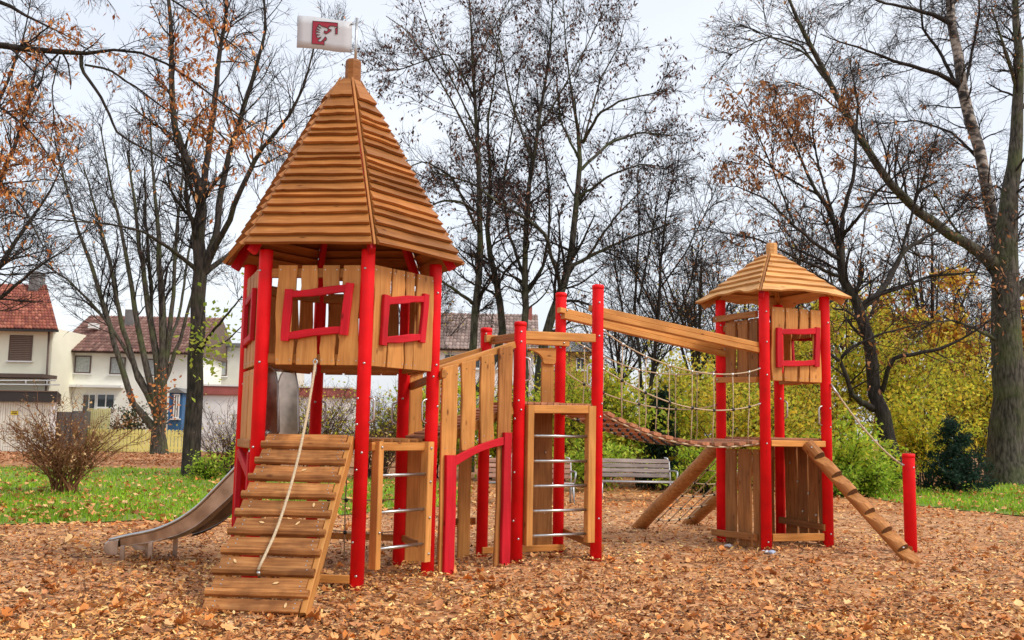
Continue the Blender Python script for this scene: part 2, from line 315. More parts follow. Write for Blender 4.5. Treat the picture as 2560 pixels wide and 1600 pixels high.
# ------------------------------------------------------------------ hexagonal tower: the geometry every attachment uses
HC = np.array([-1.788, 10.138]); HR = .9954; HROT = -1.16527
H = [HC + HR * np.array([math.cos(HROT + k * math.pi / 3), math.sin(HROT + k * math.pi / 3)]) for k in range(6)]
H[0] = H[0] + np.array([.014, 0])
MT = [np.array(p) for p in [(.094, 10.841), (1.0, 11.351), (.604, 12.054), (-.301, 11.544)]]
SQ = [np.array(p) for p in [(3.321, 12.822), (4.238, 13.2), (3.86, 14.116), (2.943, 13.738)]]
ZH, ZM, ZS = 1.37, 1.795, 1.45                                    # deck tops
def v3(p, z): return Vector((float(p[0]), float(p[1]), float(z)))
class Face:
    """a vertical plane between two posts A and B (left to right seen from outside): u along, z up, n outwards"""
    def __init__(s, A, B, off=0.0):
        s.m = (A + B) / 2; s.u = (B - A) / np.linalg.norm(B - A); s.n = np.array([s.u[1], -s.u[0]]); s.off = off; s.w = np.linalg.norm(B - A)
    def P(s, u, z, o=0.0):
        q = s.m + s.u * u + s.n * (s.off + o); return v3(q, z)
    def M(s, o=0.0):                                              # local x=u, y=z, z=outwards
        q = s.m + s.n * (s.off + o)
        return Matrix(((s.u[0], 0, s.n[0], q[0]), (s.u[1], 0, s.n[1], q[1]), (0, 1, 0, 0), (0, 0, 0, 1)))
    @property
    def N(s): return Vector((s.n[0], s.n[1], 0))
BOLT = lathe('bolt', [(.013, 0), (.013, .006), (.009, .012), (.004, .014)], 10, STEEL)
NAIL = lathe('screw', [(.006, 0), (.005, .003)], 8, STEEL)
def bolt(parent, p, n, me=BOLT, name='bolt'):
    z = Vector(n).normalized(); q = z.to_track_quat('Z', 'Y').to_matrix().to_4x4(); q.translation = Vector(p)
    return mobj(name, me, parent, q)
def post(parent, xy, z1, r, bolts=(), cap=False, z0=-.3):
    me = lathe('post', [(r, z0), (r, z1 - .05), (r, z1 - .012), (r * .93, z1)], 24, RED)
    o = mobj('post', me, parent, Matrix.Translation(v3(xy, 0)))
    if cap:
        mobj('cap', lathe('cap', [(r + .004, z1 - .045), (r + .004, z1 - .004), (r * .9, z1 + .006)], 24, RED), o, Matrix.Translation(v3(xy, 0)))
    for ang, z in bolts:
        d = np.array([math.sin(math.radians(ang)), -math.cos(math.radians(ang))])    # 0 = towards the camera, + = right
        bolt(o, v3(xy + d * (r - .002), z), (d[0], d[1], 0))
    return o
def handle(parent, xy, d, z0, z1, out=.07, r=.0105):
    d = np.array(d) / np.linalg.norm(d); a = xy + d * .05; P = []
    for t in np.linspace(0, 1, 6): P.append(v3(a + d * out * math.sin(t * math.pi / 2) * 1.0, z0 + .04 * (1 - math.cos(t * math.pi / 2))))
    for t in np.linspace(0, 1, 6): P.append(v3(a + d * out * math.cos(t * math.pi / 2), z1 - .04 + .04 * math.sin(t * math.pi / 2)))
    return tube('handle', parent, P, r, STEEL, 8)
def board_poly(ul0, ul1, ur0, ur1, z0, z1, r, amp=.012, notch=None, n=8):
    """outline of an upright board with wavy edges: bottom-left, top-left, bottom-right, top-right u; notch=(side, inner u, zb, zt)"""
    a = wob(n, amp, r); b = wob(n, amp, r)
    L = [(ul0 + (ul1 - ul0) * i / n + a[i], z0 + (z1 - z0) * i / n) for i in range(n + 1)]
    R_ = [(ur0 + (ur1 - ur0) * i / n + b[i], z0 + (z1 - z0) * i / n) for i in range(n + 1)]
    if notch:
        side, un, zb, zt = notch
        if side == 'R': R_ = [p for p in R_ if p[1] < zb] + [(R_[0][0], zb), (un, zb), (un, zt), (R_[-1][0], zt)] + [p for p in R_ if p[1] > zt]
        else: L = [p for p in L if p[1] < zb] + [(L[0][0], zb), (un, zb), (un, zt), (L[-1][0], zt)] + [p for p in L if p[1] > zt]
    return L + R_[::-1]
def wall_panel(parent, F, boards, z0, z1, mat, win=None, t=.026, screws=True, beams=True, seed=1, bmat=None, name='wall_panel', frame_mat=None):
    """boards: (ul_bottom, ul_top, ur_bottom, ur_top); win: four outer frame corners TL TR BR BL (u,z) and member width"""
    r = random.Random(seed)
    grp = bpy.data.objects.new(name, None); grp.empty_display_size = .1; link(grp, parent, Matrix.Translation(F.P(0, z0)))
    ops = None
    if win:
        TL, TR, BR, BL = win[:4]; mw = win[4]
        ops = (max(TL[0], BL[0]) + mw * .8, min(TR[0], BR[0]) - mw * .8, max(BL[1], BR[1]) + mw * .75 if False else (BL[1] + BR[1]) / 2 + mw * .6, (TL[1] + TR[1]) / 2 - mw * .6)
    for (a0, a1, b0, b1) in boards:
        lo, hi = (a0 + a1) / 2, (b0 + b1) / 2; polys = []
        if ops and hi > ops[0] and lo < ops[1]:
            if lo < ops[0] - .03: polys.append(board_poly(a0, a1, b0, b1, z0, z1, r, notch=('R', ops[0], ops[2], ops[3])))
            elif hi > ops[1] + .03: polys.append(board_poly(a0, a1, b0, b1, z0, z1, r, notch=('L', ops[1], ops[2], ops[3])))
            else:
                f = lambda z: (z - z0) / (z1 - z0)
                for za, zb in ((z0, ops[2]), (ops[3], z1)):
                    g = lambda x0, x1, z: x0 + (x1 - x0) * f(z)
                    polys.append(board_poly(g(a0, a1, za), g(a0, a1, zb), g(b0, b1, za), g(b0, b1, zb), za, zb, r, .008, n=4))
        else: polys.append(board_poly(a0, a1, b0, b1, z0, z1, r))
        for p in polys:
            tt = t + r.uniform(-.004, .004)
            cx = sum(q[0] for q in p) / len(p); cz = sum(q[1] for q in p) / len(p)
            me = poly_mesh([((q[1] - cz), -(q[0] - cx)) for q in p], tt)       # local x along the grain (up)
            M = F.M() @ Matrix.Translation((cx, cz, 0)) @ Matrix.Rotation(math.pi / 2, 4, 'Z')
            bevelmod(mobj('plank', me, grp, M, mat), .004)
            if screws:
                zt = max(q[1] for q in p); zb = min(q[1] for q in p)
                for zz, ok in ((zt - .045, zt > z1 - .02), (zb + .045, zb < z0 + .02)):
                    if ok:
                        us = sorted(q[0] for q in p if abs(q[1] - zz) < .14)
                        for uu in (us[0] + .025, us[-1] - .025): bolt(grp, F.P(uu, zz, tt), F.N, NAIL, 'screw')
    if beams:
        for zz in (z0 + .06, z1 - .07): plank('beam', grp, F.P(-F.w / 2 + .05, zz, -.03), F.P(F.w / 2 - .05, zz, -.03), F.N, .09, .05, bmat or W_BEAM)
    if win:
        fr = bpy.data.objects.new('window_frame', None); fr.empty_display_size = .1; link(fr, parent, Matrix.Translation(F.P((TL[0] + BR[0]) / 2, (TL[1] + BR[1]) / 2, .03)))
        fm = frame_mat or RED_W
        for (p, q, ext) in ((TL, BL, .012), (TR, BR, .012)):
            sg = 1 if p[0] < 0 else -1
            a = F.P(p[0] + sg * mw / 2, p[1] + ext, .052); b = F.P(q[0] + sg * mw / 2, q[1] - ext, .052); plank('frame_bar', fr, a, b, F.N, mw, .045, fm, n=5, amp=.005)
        for (p, q, sg) in ((TL, TR, -1), (BL, BR, 1)):
            a = F.P(p[0] + mw * .9, p[1] + sg * mw / 2, .049); b = F.P(q[0] - mw * .9, q[1] + sg * mw / 2, .049); plank('frame_bar', fr, a, b, F.N, mw * .92, .036, fm, n=6, amp=.007)
    return grp
def deck(parent, pts, z, direction, mat, bw=.095, t=.034, edge=None):
    """floor boards clipped to a convex outline, each its own piece"""
    pts = [np.array(p) for p in pts]; c = sum(pts) / len(pts); d = np.array(direction) / np.linalg.norm(direction); e = np.array([-d[1], d[0]])
    grp = bpy.data.objects.new('deck', None); grp.empty_display_size = .1; link(grp, parent, Matrix.Translation(v3(c, z)))
    ev = [(p - c) @ e for p in pts]; s = min(ev)
    while s < max(ev) - .02:
        s1 = min(s + bw - .008, max(ev)); lo = []; hi = []
        mid = (s + s1) / 2
        xs = []
        for i in range(len(pts)):
            a, b = pts[i] - c, pts[(i + 1) % len(pts)] - c; ea, eb = a @ e, b @ e
            if (ea - mid) * (eb - mid) < 0:
                t_ = (mid - ea) / (eb - ea); q = a + (b - a) * t_; xs.append(q @ d)
        if len(xs) >= 2 and max(xs) - min(xs) > .06:
            A = c + d * min(xs) + e * mid; B = c + d * max(xs) + e * mid
            plank('plank', grp, v3(A, z - t / 2), v3(B, z - t / 2), (0, 0, 1), s1 - s, t + rnd.uniform(-.003, .003), mat)
        s += bw
    return grp
# ------------------------------------------------------------------ big hexagonal tower
T1 = thing('hexagonal_play_tower', 'tall hexagonal wooden play tower with red posts and pointed shingled roof', 'play tower', v3(HC, 0))
hb = {0: [(-15, 2.97), (5, 2.07), (-40, 1.74), (-40, 1.5), (10, 1.24), (-30, 1.08), (-40, .42), (0, .12)], 1: [(30, 2.86), (35, 2.12), (10, 2.0), (25, 1.22), (20, .32), (60, 1.7)],
      2: [(0, 1.8), (0, .6)], 3: [(0, 1.75)], 4: [(0, 2.9), (0, 1.9)], 5: [(-35, 2.95), (0, 2.07), (-20, 1.27), (-10, .5)]}
HP = [post(T1, H[k], 3.16, .066, hb[k]) for k in range(6)]
F = [Face(H[k], H[(k + 1) % 6]) for k in range(6)]            # 0 right (ladder), 1 bridge, 2 back, 3 slide, 4 left, 5 front (ramp)
for f in F: f.off = .012
# front and right cabin panels from the photograph, the others alike
wall_panel(T1, F[5], [(-.36, -.37, -.195, -.172), (-.155, -.133, .045, .02), (.077, .076, .218, .24), (.239, .284, .445, .442)], 2.05, 3.005, W_LIGHT,
           ((-.279, 2.755), (.394, 2.815), (.348, 2.345), (-.298, 2.285), .078), seed=3)
wall_panel(T1, F[0], [(-.432, -.435, -.25, -.193), (-.232, -.174, .002, -.008), (.02, .014, .135, .142), (.146, .17, .43, .425)], 2.05, 3.02, W_LIGHT,
           ((-.335, 2.73), (.32, 2.81), (.275, 2.34), (-.36, 2.268), .078), seed=5)
wall_panel(T1, F[4], [(-.42, -.42, -.24, -.22), (-.21, -.19, -.02, .01), (.02, .05, .20, .22), (.23, .25, .42, .42)], 2.05, 3.0, W_LIGHT, ((-.29, 2.76), (.30, 2.80), (.28, 2.31), (-.28, 2.27), .075), seed=7)
wall_panel(T1, F[4], [(-.42, -.41, -.22, -.24), (-.21, -.22, 0, .01), (.02, .03, .21, .22), (.24, .25, .42, .42)], 1.25, 2.02, W_LIGHT, seed=8, beams=False, name='lower_wall_panel')
for k, sd in ((1, 9), (2, 11), (3, 13)):
    wall_panel(T1, F[k], [(-.41, -.41, -.24, -.21), (-.22, -.18, .0, -.01), (.02, .015, .19, .2), (.21, .22, .41, .41)], 2.06, 2.98, W_LIGHT,
               ((-.28, 2.75), (.30, 2.80), (.28, 2.36), (-.29, 2.30), .075) if k != 3 else None, seed=sd)
# red frame under the left wall
rf = bpy.data.objects.new('lower_red_frame', None); link(rf, T1, Matrix.Translation(F[4].P(0, 0)))
for u in (-.36, .36): plank('frame_bar', rf, F[4].P(u, -.1, .03), F[4].P(u, 1.22, .03), F[4].N, .085, .05, RED_W, n=5, amp=.006)
plank('frame_bar', rf, F[4].P(-.32, 1.2, .032), F[4].P(.32, 1.02, .032), F[4].N, .09, .045, RED_W, n=5, amp=.006)
# deck and its rim beams
deck(T1, [HC + (h - HC) * .93 for h in H], ZH, F[5].u, W_RAMP, .11)
for k in (0, 1, 2, 4, 5):
    plank('rim_beam', T1, F[k].P(-.42, ZH - .075, .02), F[k].P(.42, ZH - .075, .02), F[k].N, .08, .06, W_BEAM)
# brace rails near the ground
for k in (1, 2, 3): plank('brace', T1, F[k].P(-.45, .28, .02), F[k].P(.45, .28, .02), F[k].N, .07, .045, W_BEAM)
plank('brace', T1, F[5].P(-.2, .09, .05), F[5].P(.45, .09, .05), F[5].N, .075, .045, W_BEAM)
# ladder on the right face
LD = bpy.data.objects.new('ladder', None); link(LD, T1, Matrix.Translation(F[0].P(0, 0, .05)))
plank('stile', LD, F[0].P(-.335, .165, .05), F[0].P(-.338, 1.345, .05), F[0].N, .065, .1, W_LIGHT)
plank('stile', LD, F[0].P(.365, .17, .05), F[0].P(.378, 1.345, .05), F[0].N, .085, .1, W_LIGHT)
for z in (1.025, .682, .345): tube('rung', LD, [F[0].P(-.32, z, .06), F[0].P(.36, z, .06)], .016, STEEL, 10)
for z in (1.28, .95, .6, .25): bolt(LD, F[0].P(.372, z, .1), F[0].N)
for z in (1.29, .5): bolt(LD, F[0].P(-.337, z, .1), F[0].N)
# handles
for k, d, z in ((0, (.8, -.3), 1.52), (1, (-.75, -.66), 1.53), (2, (-.9, -.1), 1.52), (3, (.9, -.25), 1.52)): handle(HP[k], H[k], d, z, z + .24)
# stub rail ends of the cabin that stick out at the corners
plank('rail_end', T1, F[1].P(-.62, 2.03, .07), F[1].P(.5, 1.94, .07), F[1].N, .08, .05, W_BEAM)
plank('inner_board', T1, F[1].P(-.36, 1.3, .03), F[1].P(-.36, 2.0, .03), F[1].N, .13, .03, W_DARK, n=5, amp=.008)
plank('rail_end', T1, F[4].P(-.56, 2.09, -.05), F[4].P(.4, 2.09, -.05), F[4].N, .09, .05, W_BEAM)
# roof: six sides of overlapping wavy boards
RF = bpy.data.objects.new('roof', None); ZE, ZA, RE, RT = 3.145, 5.13, 1.236, .098
link(RF, T1, Matrix.Translation(v3(HC, ZE)))
r_ = random.Random(21)
steps = [0, .055, .105, .16, .205, .25, .295, .34, .385, .43, .47, .515, .575, .615, .66, .70, .745, .80, .865, 1.0]   # up the slope
def roof_faces(parent, C, nside, rot, ZE, ZA, RE, RT, steps, mat, r_, lap=.02, t=.024, scallop=False, caps=True, cw=.028):
    ang = [rot + 2 * math.pi * k / nside for k in range(nside)]
    for k in range(nside):
        a0, a1 = ang[k], ang[(k + 1) % nside]
        dA = np.array([math.cos(a0), math.sin(a0)]); dB = np.array([math.cos(a1), math.sin(a1)])
        ml = math.cos(math.pi / nside); sw = math.sin(math.pi / nside)
        slope = math.hypot((RE - RT) * ml, ZA - ZE)
        nrm = Vector(((dA + dB)[0], (dA + dB)[1], 0)).normalized(); hor = Vector((dB[0] - dA[0], dB[1] - dA[1], 0)).normalized()
        upv = (Vector((0, 0, ZA - ZE)) - nrm * (RE - RT) * ml).normalized(); out = hor.cross(upv).normalized()
        if out.dot(nrm) < 0: out = -out
        jit = [0] + [r_.uniform(-.010, .010) for _ in steps[1:-1]] + [0]
        for i in range(len(steps) - 1):
            s0 = (steps[i] + jit[i]) * slope; s1 = (steps[i + 1] + jit[i + 1]) * slope + lap * 1.6
            s1 = min(s1, slope)
            def hw(s): return (RE + (RT - RE) * s / slope) * sw
            n = 10; w0 = hw(s0) - .004; w1 = hw(s1) - .004; lowe = wob(n, min(.007, .12 * (s1 - s0)), r_)
            if scallop and i == 0: n = 20; lowe = [.012 + .062 * max(0.0, math.cos((2 * j / n - 1) * math.pi / 1.1)) ** .55 + .012 * math.sin(17 * j / n + k) - .012 * math.cos((2 * j / n - 1) * 7) for j in range(n + 1)]
            V = []; Fc = []
            base = t * 1.15; 
            for j in range(n + 1):
                f = j / n * 2 - 1; sl = s0 + lowe[j]
                xl = f * min(w0, hw(max(sl, 0)) - .003); xh = f * w1
                lift0, lift1 = t * 1.5, .0
                V += [(xl, sl, lift0), (xl, sl + .004, lift0 + t), (xh, s1, lift1 + t), (xh, s1, lift1)]
            for j in range(n):
                p = j * 4
                for q in range(4): Fc.append((p + q, p + (q + 1) % 4, p + 4 + (q + 1) % 4, p + 4 + q)[::-1])
            Fc.append((0, 1, 2, 3)); Fc.append((n * 4 + 3, n * 4 + 2, n * 4 + 1, n * 4))
            cy = (s0 + s1) / 2
            V = [(v[0], v[1] - cy, v[2]) for v in V]
            me = py_mesh('shingle_board', V, Fc)
            bm = bmesh.new(); bm.from_mesh(me); bmesh.ops.recalc_face_normals(bm, faces=bm.faces); bm.to_mesh(me); bm.free()
            o = v3(C, ZE) + nrm * RE * ml + upv * cy
            M = Matrix(((hor[0], upv[0], out[0], o[0]), (hor[1], upv[1], out[1], o[1]), (hor[2], upv[2], out[2], o[2]), (0, 0, 0, 1)))
            ob = mobj('shingle_board', me, parent, M, mat)
            for sx in (-1, 1):
                if w0 > .08: bolt(parent, M @ Vector((sx * (w0 * .97 - .02), s0 - cy + .028, t * 2 - .002)), out, NAIL, 'screw')
        if caps:                                                  # thin ridge strip along the corner
            A = v3(C + dA * (RE + .015), ZE + .012); B = v3(C + dA * (RT + .015), ZA + .012)
            rd = Vector((dA[0], dA[1], 0)); upn = (B - A).normalized(); no = (rd - upn * rd.dot(upn)).normalized()
            plank('ridge_strip', parent, A + no * .02, B + no * .02, no, cw, .014, W_ROOF, n=6, amp=.003)
roof_faces(RF, HC, 6, HROT, ZE, ZA, RE, RT, steps, W_ROOF, r_, .022, .033)
# rafters and ring beam under the roof
for k in range(6):
    dA = np.array([math.cos(HROT + k * math.pi / 3), math.sin(HROT + k * math.pi / 3)])
    plank('rafter', RF, v3(HC + dA * 1.17, ZE - .03), v3(HC + dA * .12, ZA - .10), (0, 0, 1), .06, .09, RED_W)
fin = lathe('finial', [(.086, 4.95), (.084, 5.36), (.074, 5.385)], 9, W_ROOF, False); mobj('finial', fin, RF, Matrix.Translation(v3(HC + np.array([.035, 0]), 0)))

# ------------------------------------------------------------------ flag on the roof
FP = v3(HC + np.array([.055, 0]), 0)
FL = thing('flag', 'white flag with red bird emblem on steel pole atop the tall tower', 'flag', FP + Vector((0, 0, 5.36)))
tube('flag_pole', FL, [FP + Vector((0, 0, 5.3)), FP + Vector((.0, 0, 5.86))], .0155, STEEL, 12)
FLAGW = mat_plain('white_flag_sheet', (.50, .51, .53), .5, var=.03); FRED = mat_plain('dark_red_print', (.30, .008, .028), .5, var=.05); FBLK = mat_plain('black_print', (.01, .006, .008), .5, var=.02)
def flagpt(px, py, lift=0.0):
    """emblem tracing px -> point on the curved sheet"""
    x = 735 + px / 12.6; y = 30 + py / 12.6; q = at(x, y, 10.138)
    d = FP.x - .03 - q[0]; yy = 10.138 - .005 * math.sin(d * 9) - lift
    return (q[0], yy, q[2])
top = [(115, 105), (330, 110), (560, 130), (800, 165), (1050, 205), (1300, 250), (1550, 280), (1830, 298)]
bot = [(80, 1115), (300, 1120), (545, 1140), (790, 1160), (1040, 1205), (1290, 1250), (1540, 1268), (1810, 1275)]
V = []; Fc = []
N_ = len(top)
for i in range(N_):
    for j in range(5):
        f = j / 4; V.append(flagpt(top[i][0] * (1 - f) + bot[i][0] * f, top[i][1] * (1 - f) + bot[i][1] * f))
for lay in range(1):
    V += [(v[0], v[1] + .006, v[2]) for v in V]
n5 = N_ * 5
for i in range(N_ - 1):
    for j in range(4):
        a = i * 5 + j; Fc.append((a, a + 1, a + 6, a + 5)); Fc.append((a + n5 + 5, a + n5 + 6, a + n5 + 1, a + n5))
rim = [i * 5 for i in range(N_)] + [(N_ - 1) * 5 + j for j in range(1, 5)] + [i * 5 + 4 for i in range(N_ - 2, -1, -1)] + [j for j in range(3, 0, -1)]
for a, b in zip(rim, rim[1:] + rim[:1]): Fc.append((a, b, b + n5, a + n5))
sheet = mobj('flag_sheet', py_mesh('flag_sheet', V, Fc, FLAGW, True), FL)
emb = [(590, 285), (860, 310), (1120, 332), (1385, 360), (1380, 540), (1375, 708), (1302, 700), (1318, 640), (1300, 540), (1345, 520), (1362, 485), (1290, 468), (1215, 445), (1150, 448), (1092, 480), (1085, 530), (1130, 558), (1198, 572),
       (1150, 620), (1092, 652), (1075, 676), (1000, 692), (955, 668), (943, 632), (975, 590), (998, 618), (1040, 622), (1075, 580), (1070, 530), (1000, 488), (905, 462), (840, 428), (800, 395), (752, 415), (765, 450), (860, 520),
       (800, 505), (738, 462), (715, 490), (730, 525), (825, 586), (760, 575), (705, 545), (690, 575), (705, 605), (826, 650), (750, 648), (690, 640), (684, 672), (705, 705), (826, 726), (760, 742), (700, 748), (712, 790), (745, 815), (805, 812), (862, 786),
       (830, 835), (752, 888), (778, 928), (820, 945), (870, 925), (930, 862), (992, 786), (1028, 822), (1036, 868), (1005, 908), (932, 922), (962, 970), (955, 1044), (760, 1022), (562, 1000), (572, 760), (582, 500)]
def mesh_poly(name, pts, lift, mat):
    from mathutils.geometry import tessellate_polygon
    T_ = tessellate_polygon([[Vector((p[0], p[1], 0)) for p in pts]])
    return py_mesh(name, [flagpt(p[0], p[1], lift) for p in pts], [tuple(t) for t in T_], mat)
mobj('emblem', mesh_poly('emblem', emb, .005, FRED), sheet)
V = []; Fc = []
for i in range(len(emb)):
    p = np.array(emb[i], float); q = np.array(emb[(i + 1) % len(emb)], float); d = q - p; L = np.linalg.norm(d); d /= L; nn = np.array([-d[1], d[0]]) * 7; p = p - d * 4; q = q + d * 4
    k = len(V); V += [flagpt(*(p + nn), .008), flagpt(*(q + nn), .008), flagpt(*(q - nn), .008), flagpt(*(p - nn), .008)]; Fc.append((k, k + 1, k + 2, k + 3))
mobj('emblem_outline', py_mesh('emblem_outline', V, Fc, FBLK), sheet)
for py_ in (375, 1190): tube('flag_clip', FL, [Vector(flagpt(1790, py_, .004)), Vector((FP.x, FP.y, flagpt(1900, py_)[2]))], .006, STEEL, 6)

# ------------------------------------------------------------------ climbing ramp with cleats
RM = thing('climbing_ramp', 'sloping plank climbing ramp with cleats leaning on the tall tower', 'ramp', (-1.95, 7.83, 0))
A0, A1 = gp(507, 1538), gp(757, 1545); T0, T1_ = at(662, 1092, 9.27), at(888, 1094, 9.19)
A0[2] = A1[2] = .03; T0[2] = T1_[2] = ZH + .01
mid0, mid1 = Vector((A0 + A1) / 2), Vector((T0 + T1_) / 2)
across = Vector((A1 - A0) / np.linalg.norm(A1 - A0) + (T1_ - T0) / np.linalg.norm(T1_ - T0)).normalized()
slope = (mid1 - mid0); nrm = across.cross(slope).normalized()
wid = .79
nb = 19
for i in range(nb):
    f = (i + .5) / nb; c = mid0 + slope * f; raised = i % 2 == 1
    L = wid + (.035 if raised else -.032); bwid = slope.length / nb * (.64 if raised else 1.06)
    a = c - across * L / 2; b = c + across * L / 2; sh = rnd.uniform(-.006, .006) - (0 if raised else .014)
    th = .072 if raised else .028
    o = plank('cleat' if raised else 'plank', RM, a + across * sh + nrm * (th / 2), b + across * sh + nrm * (th / 2), nrm, bwid, th, W_RAMP, n=6, amp=.004, c=.02 if raised else .005)
    for sx in (-1, 1):
        for off in ((-.2, .2) if not raised else (0.05,)):
            bolt(o, c + across * sx * (L / 2 - .06) + slope.normalized() * off * bwid + nrm * (th + .0005), nrm, NAIL, 'screw')
for sx in (-1, 1):
    e = across * sx * (wid / 2 - (.002 if sx > 0 else .06))
    plank('stringer', RM, mid0 + e - nrm * .045, mid1 + e - nrm * .045, across, .13, .05, W_LIGHT)

RP = thing('climbing_rope', 'beige climbing rope hanging down over the plank ramp', 'rope', mid0)
ra = F[5].P(.05, 2.06, .06); rb = Vector(mid0 + slope * .17 - across * .035 + nrm * .045)
P = arc_sag(ra, rb, .10, 16)
P = np.array(P); P[:, 0] += .05 * np.sin(np.linspace(0, 3.1, 17))
# keep the rope above the boards
for i in range(len(P)):
    dd = (Vector(P[i]) - mid0).dot(nrm)
    if dd < .092: P[i] = P[i] + np.array(nrm) * (.092 - dd)
tube('rope', RP, P, .0125, ROPE, 8)
tube('shackle', RP, [ra + Vector((0, 0, .05)), ra + Vector((.02, -.01, .02)), ra + Vector((0, -.005, -.05)), ra + Vector((-.02, .0, .02)), ra + Vector((0, 0, .05))], .007, STEEL, 6)
tube('rope_ferrule', RP, [ra + Vector((0, -.002, -.03)), ra + Vector((-.004, -.006, -.11))], .017, STEEL, 8)
tube('end_bolt', RP, [rb - nrm * .04, rb + nrm * .025], .014, STEEL, 8)

# ------------------------------------------------------------------ steel slide
sdir = np.array([-.954, .301]); sper = np.array([-.301, -.954])      # down the slide, towards the camera side
S0 = np.array([-2.63, 10.40])                                          # near wall starts here
SL = thing('metal_slide', 'stainless steel slide running down from the left of the tall tower', 'slide', v3(S0 + sdir * 1.7, 0))
ss = np.array([-.02, .12, .344, .468, .7, .95, 1.2, 1.375, 1.5, 1.613, 1.75, 1.85, 1.94])
ss = np.linspace(-.1, 1.81, 40)
from_s = [-.1, .0, .32, .72, .95, 1.168, 1.35, 1.558, 1.81]
rim_z = np.interp(ss, from_s, [1.42, 1.31, .985, .60, .45, .356, .305, .266, .20])
for _ in range(3): rim_z[1:-1] = (rim_z[:-2] + 2 * rim_z[1:-1] + rim_z[2:]) / 4
bed_z = rim_z - np.interp(ss, [0, .3, 1.3, 1.81], [.17, .17, .12, .09])
fold_z = rim_z - np.interp(ss, [0, .36, .70, 1.16, 1.81], [.25, .25, .20, .12, .09])
bot_z = fold_z - .03
SWID = .46
def strip(name, A, B, mat, parent, th=.004):
    V = [tuple(a) for a in A] + [tuple(b) for b in B]; n = len(A); Fc = [(i, i + 1, n + i + 1, n + i) for i in range(n - 1)]
    o = mobj(name, py_mesh(name, V, Fc, mat, False), parent); m = o.modifiers.new('thick', 'SOLIDIFY'); m.thickness = th; m.offset = 0; return o
def sp(s, off, z): return v3(S0 + sdir * s - sper * off, z)
for off, nm in ((0, 'side_wall'), (SWID, 'side_wall')):
    strip(nm, [sp(s, off, z) for s, z in zip(ss, rim_z)], [sp(s, off + (.012 if off == 0 else -.012), z) for s, z in zip(ss, fold_z)], STEEL_D, SL)
    strip('side_skirt', [sp(s, off + (.004 if off == 0 else -.004), z) for s, z in zip(ss[:25], fold_z)], [sp(s, off + (.05 if off == 0 else -.05), z) for s, z in zip(ss[:25], bot_z)], STEEL_D, SL)
    tube('rim_tube', SL, [sp(s, off, z) for s, z in zip(ss, rim_z)], .02, STEEL, 8)
    # rounded run-out nose plate
    e = ss[-1]; z1 = rim_z[-1]
    nose = [(e - .12, z1 - .005 + .015), (e, z1 - .008), (e + .045, z1 - .04), (e + .06, z1 - .09), (e + .045, z1 - .13), (e, z1 - .155), (e - .12, z1 - .15)]
    me = poly_mesh([(s, z) for s, z in nose], .012); q = S0 - sper * (off - .006)
    bevelmod(mobj('nose_plate', me, SL, Matrix(((sdir[0], 0, sper[0], q[0]), (sdir[1], 0, sper[1], q[1]), (0, 1, 0, 0), (0, 0, 0, 1))), STEEL_D), .003)
    tube('nose_rim', SL, [sp(s, off, z) for s, z in nose[:-1]], .014, STEEL, 8)
    for s_ in (1.64, 1.28):
        zt = float(np.interp(s_, ss, bed_z)); plank('leg', SL, sp(s_, off + (.0 if off == 0 else -.03), -.25), sp(s_, off + (.0 if off == 0 else -.03), zt), Vector((sper[0], sper[1], 0)), .06, .02, STEEL_D)
strip('slide_bed', [sp(s, .01, z) for s, z in zip(ss, bed_z)], [sp(s, SWID - .01, z) for s, z in zip(ss, bed_z)], STEEL_D, SL)
# entry side plates with bent tube inside the tower
for off in (.02, SWID - .02):
    pl = [(-.02, 1.2), (-.30, 1.36), (-.34, 1.42), (-.30, 1.9), (-.26, 2.06), (-.20, 2.10), (-.12, 2.09), (-.08, 2.03), (.10, 1.46)]
    q = S0 - sper * off; M = Matrix(((sdir[0], 0, sper[0], q[0]), (sdir[1], 0, sper[1], q[1]), (0, 1, 0, 0), (0, 0, 0, 1)))
    bevelmod(mobj('entry_plate', poly_mesh([(s + .13, z) for s, z in pl], .006), SL, M, STEEL_D), .002)
    tube('entry_rim', SL, [sp(s + .13, off, z) for s, z in pl[1:]], .012, STEEL, 8)
tube('grab_bar', SL, [sp(-.08, .02, 2.07), sp(-.08, SWID - .02, 2.07)], .014, STEEL, 8)
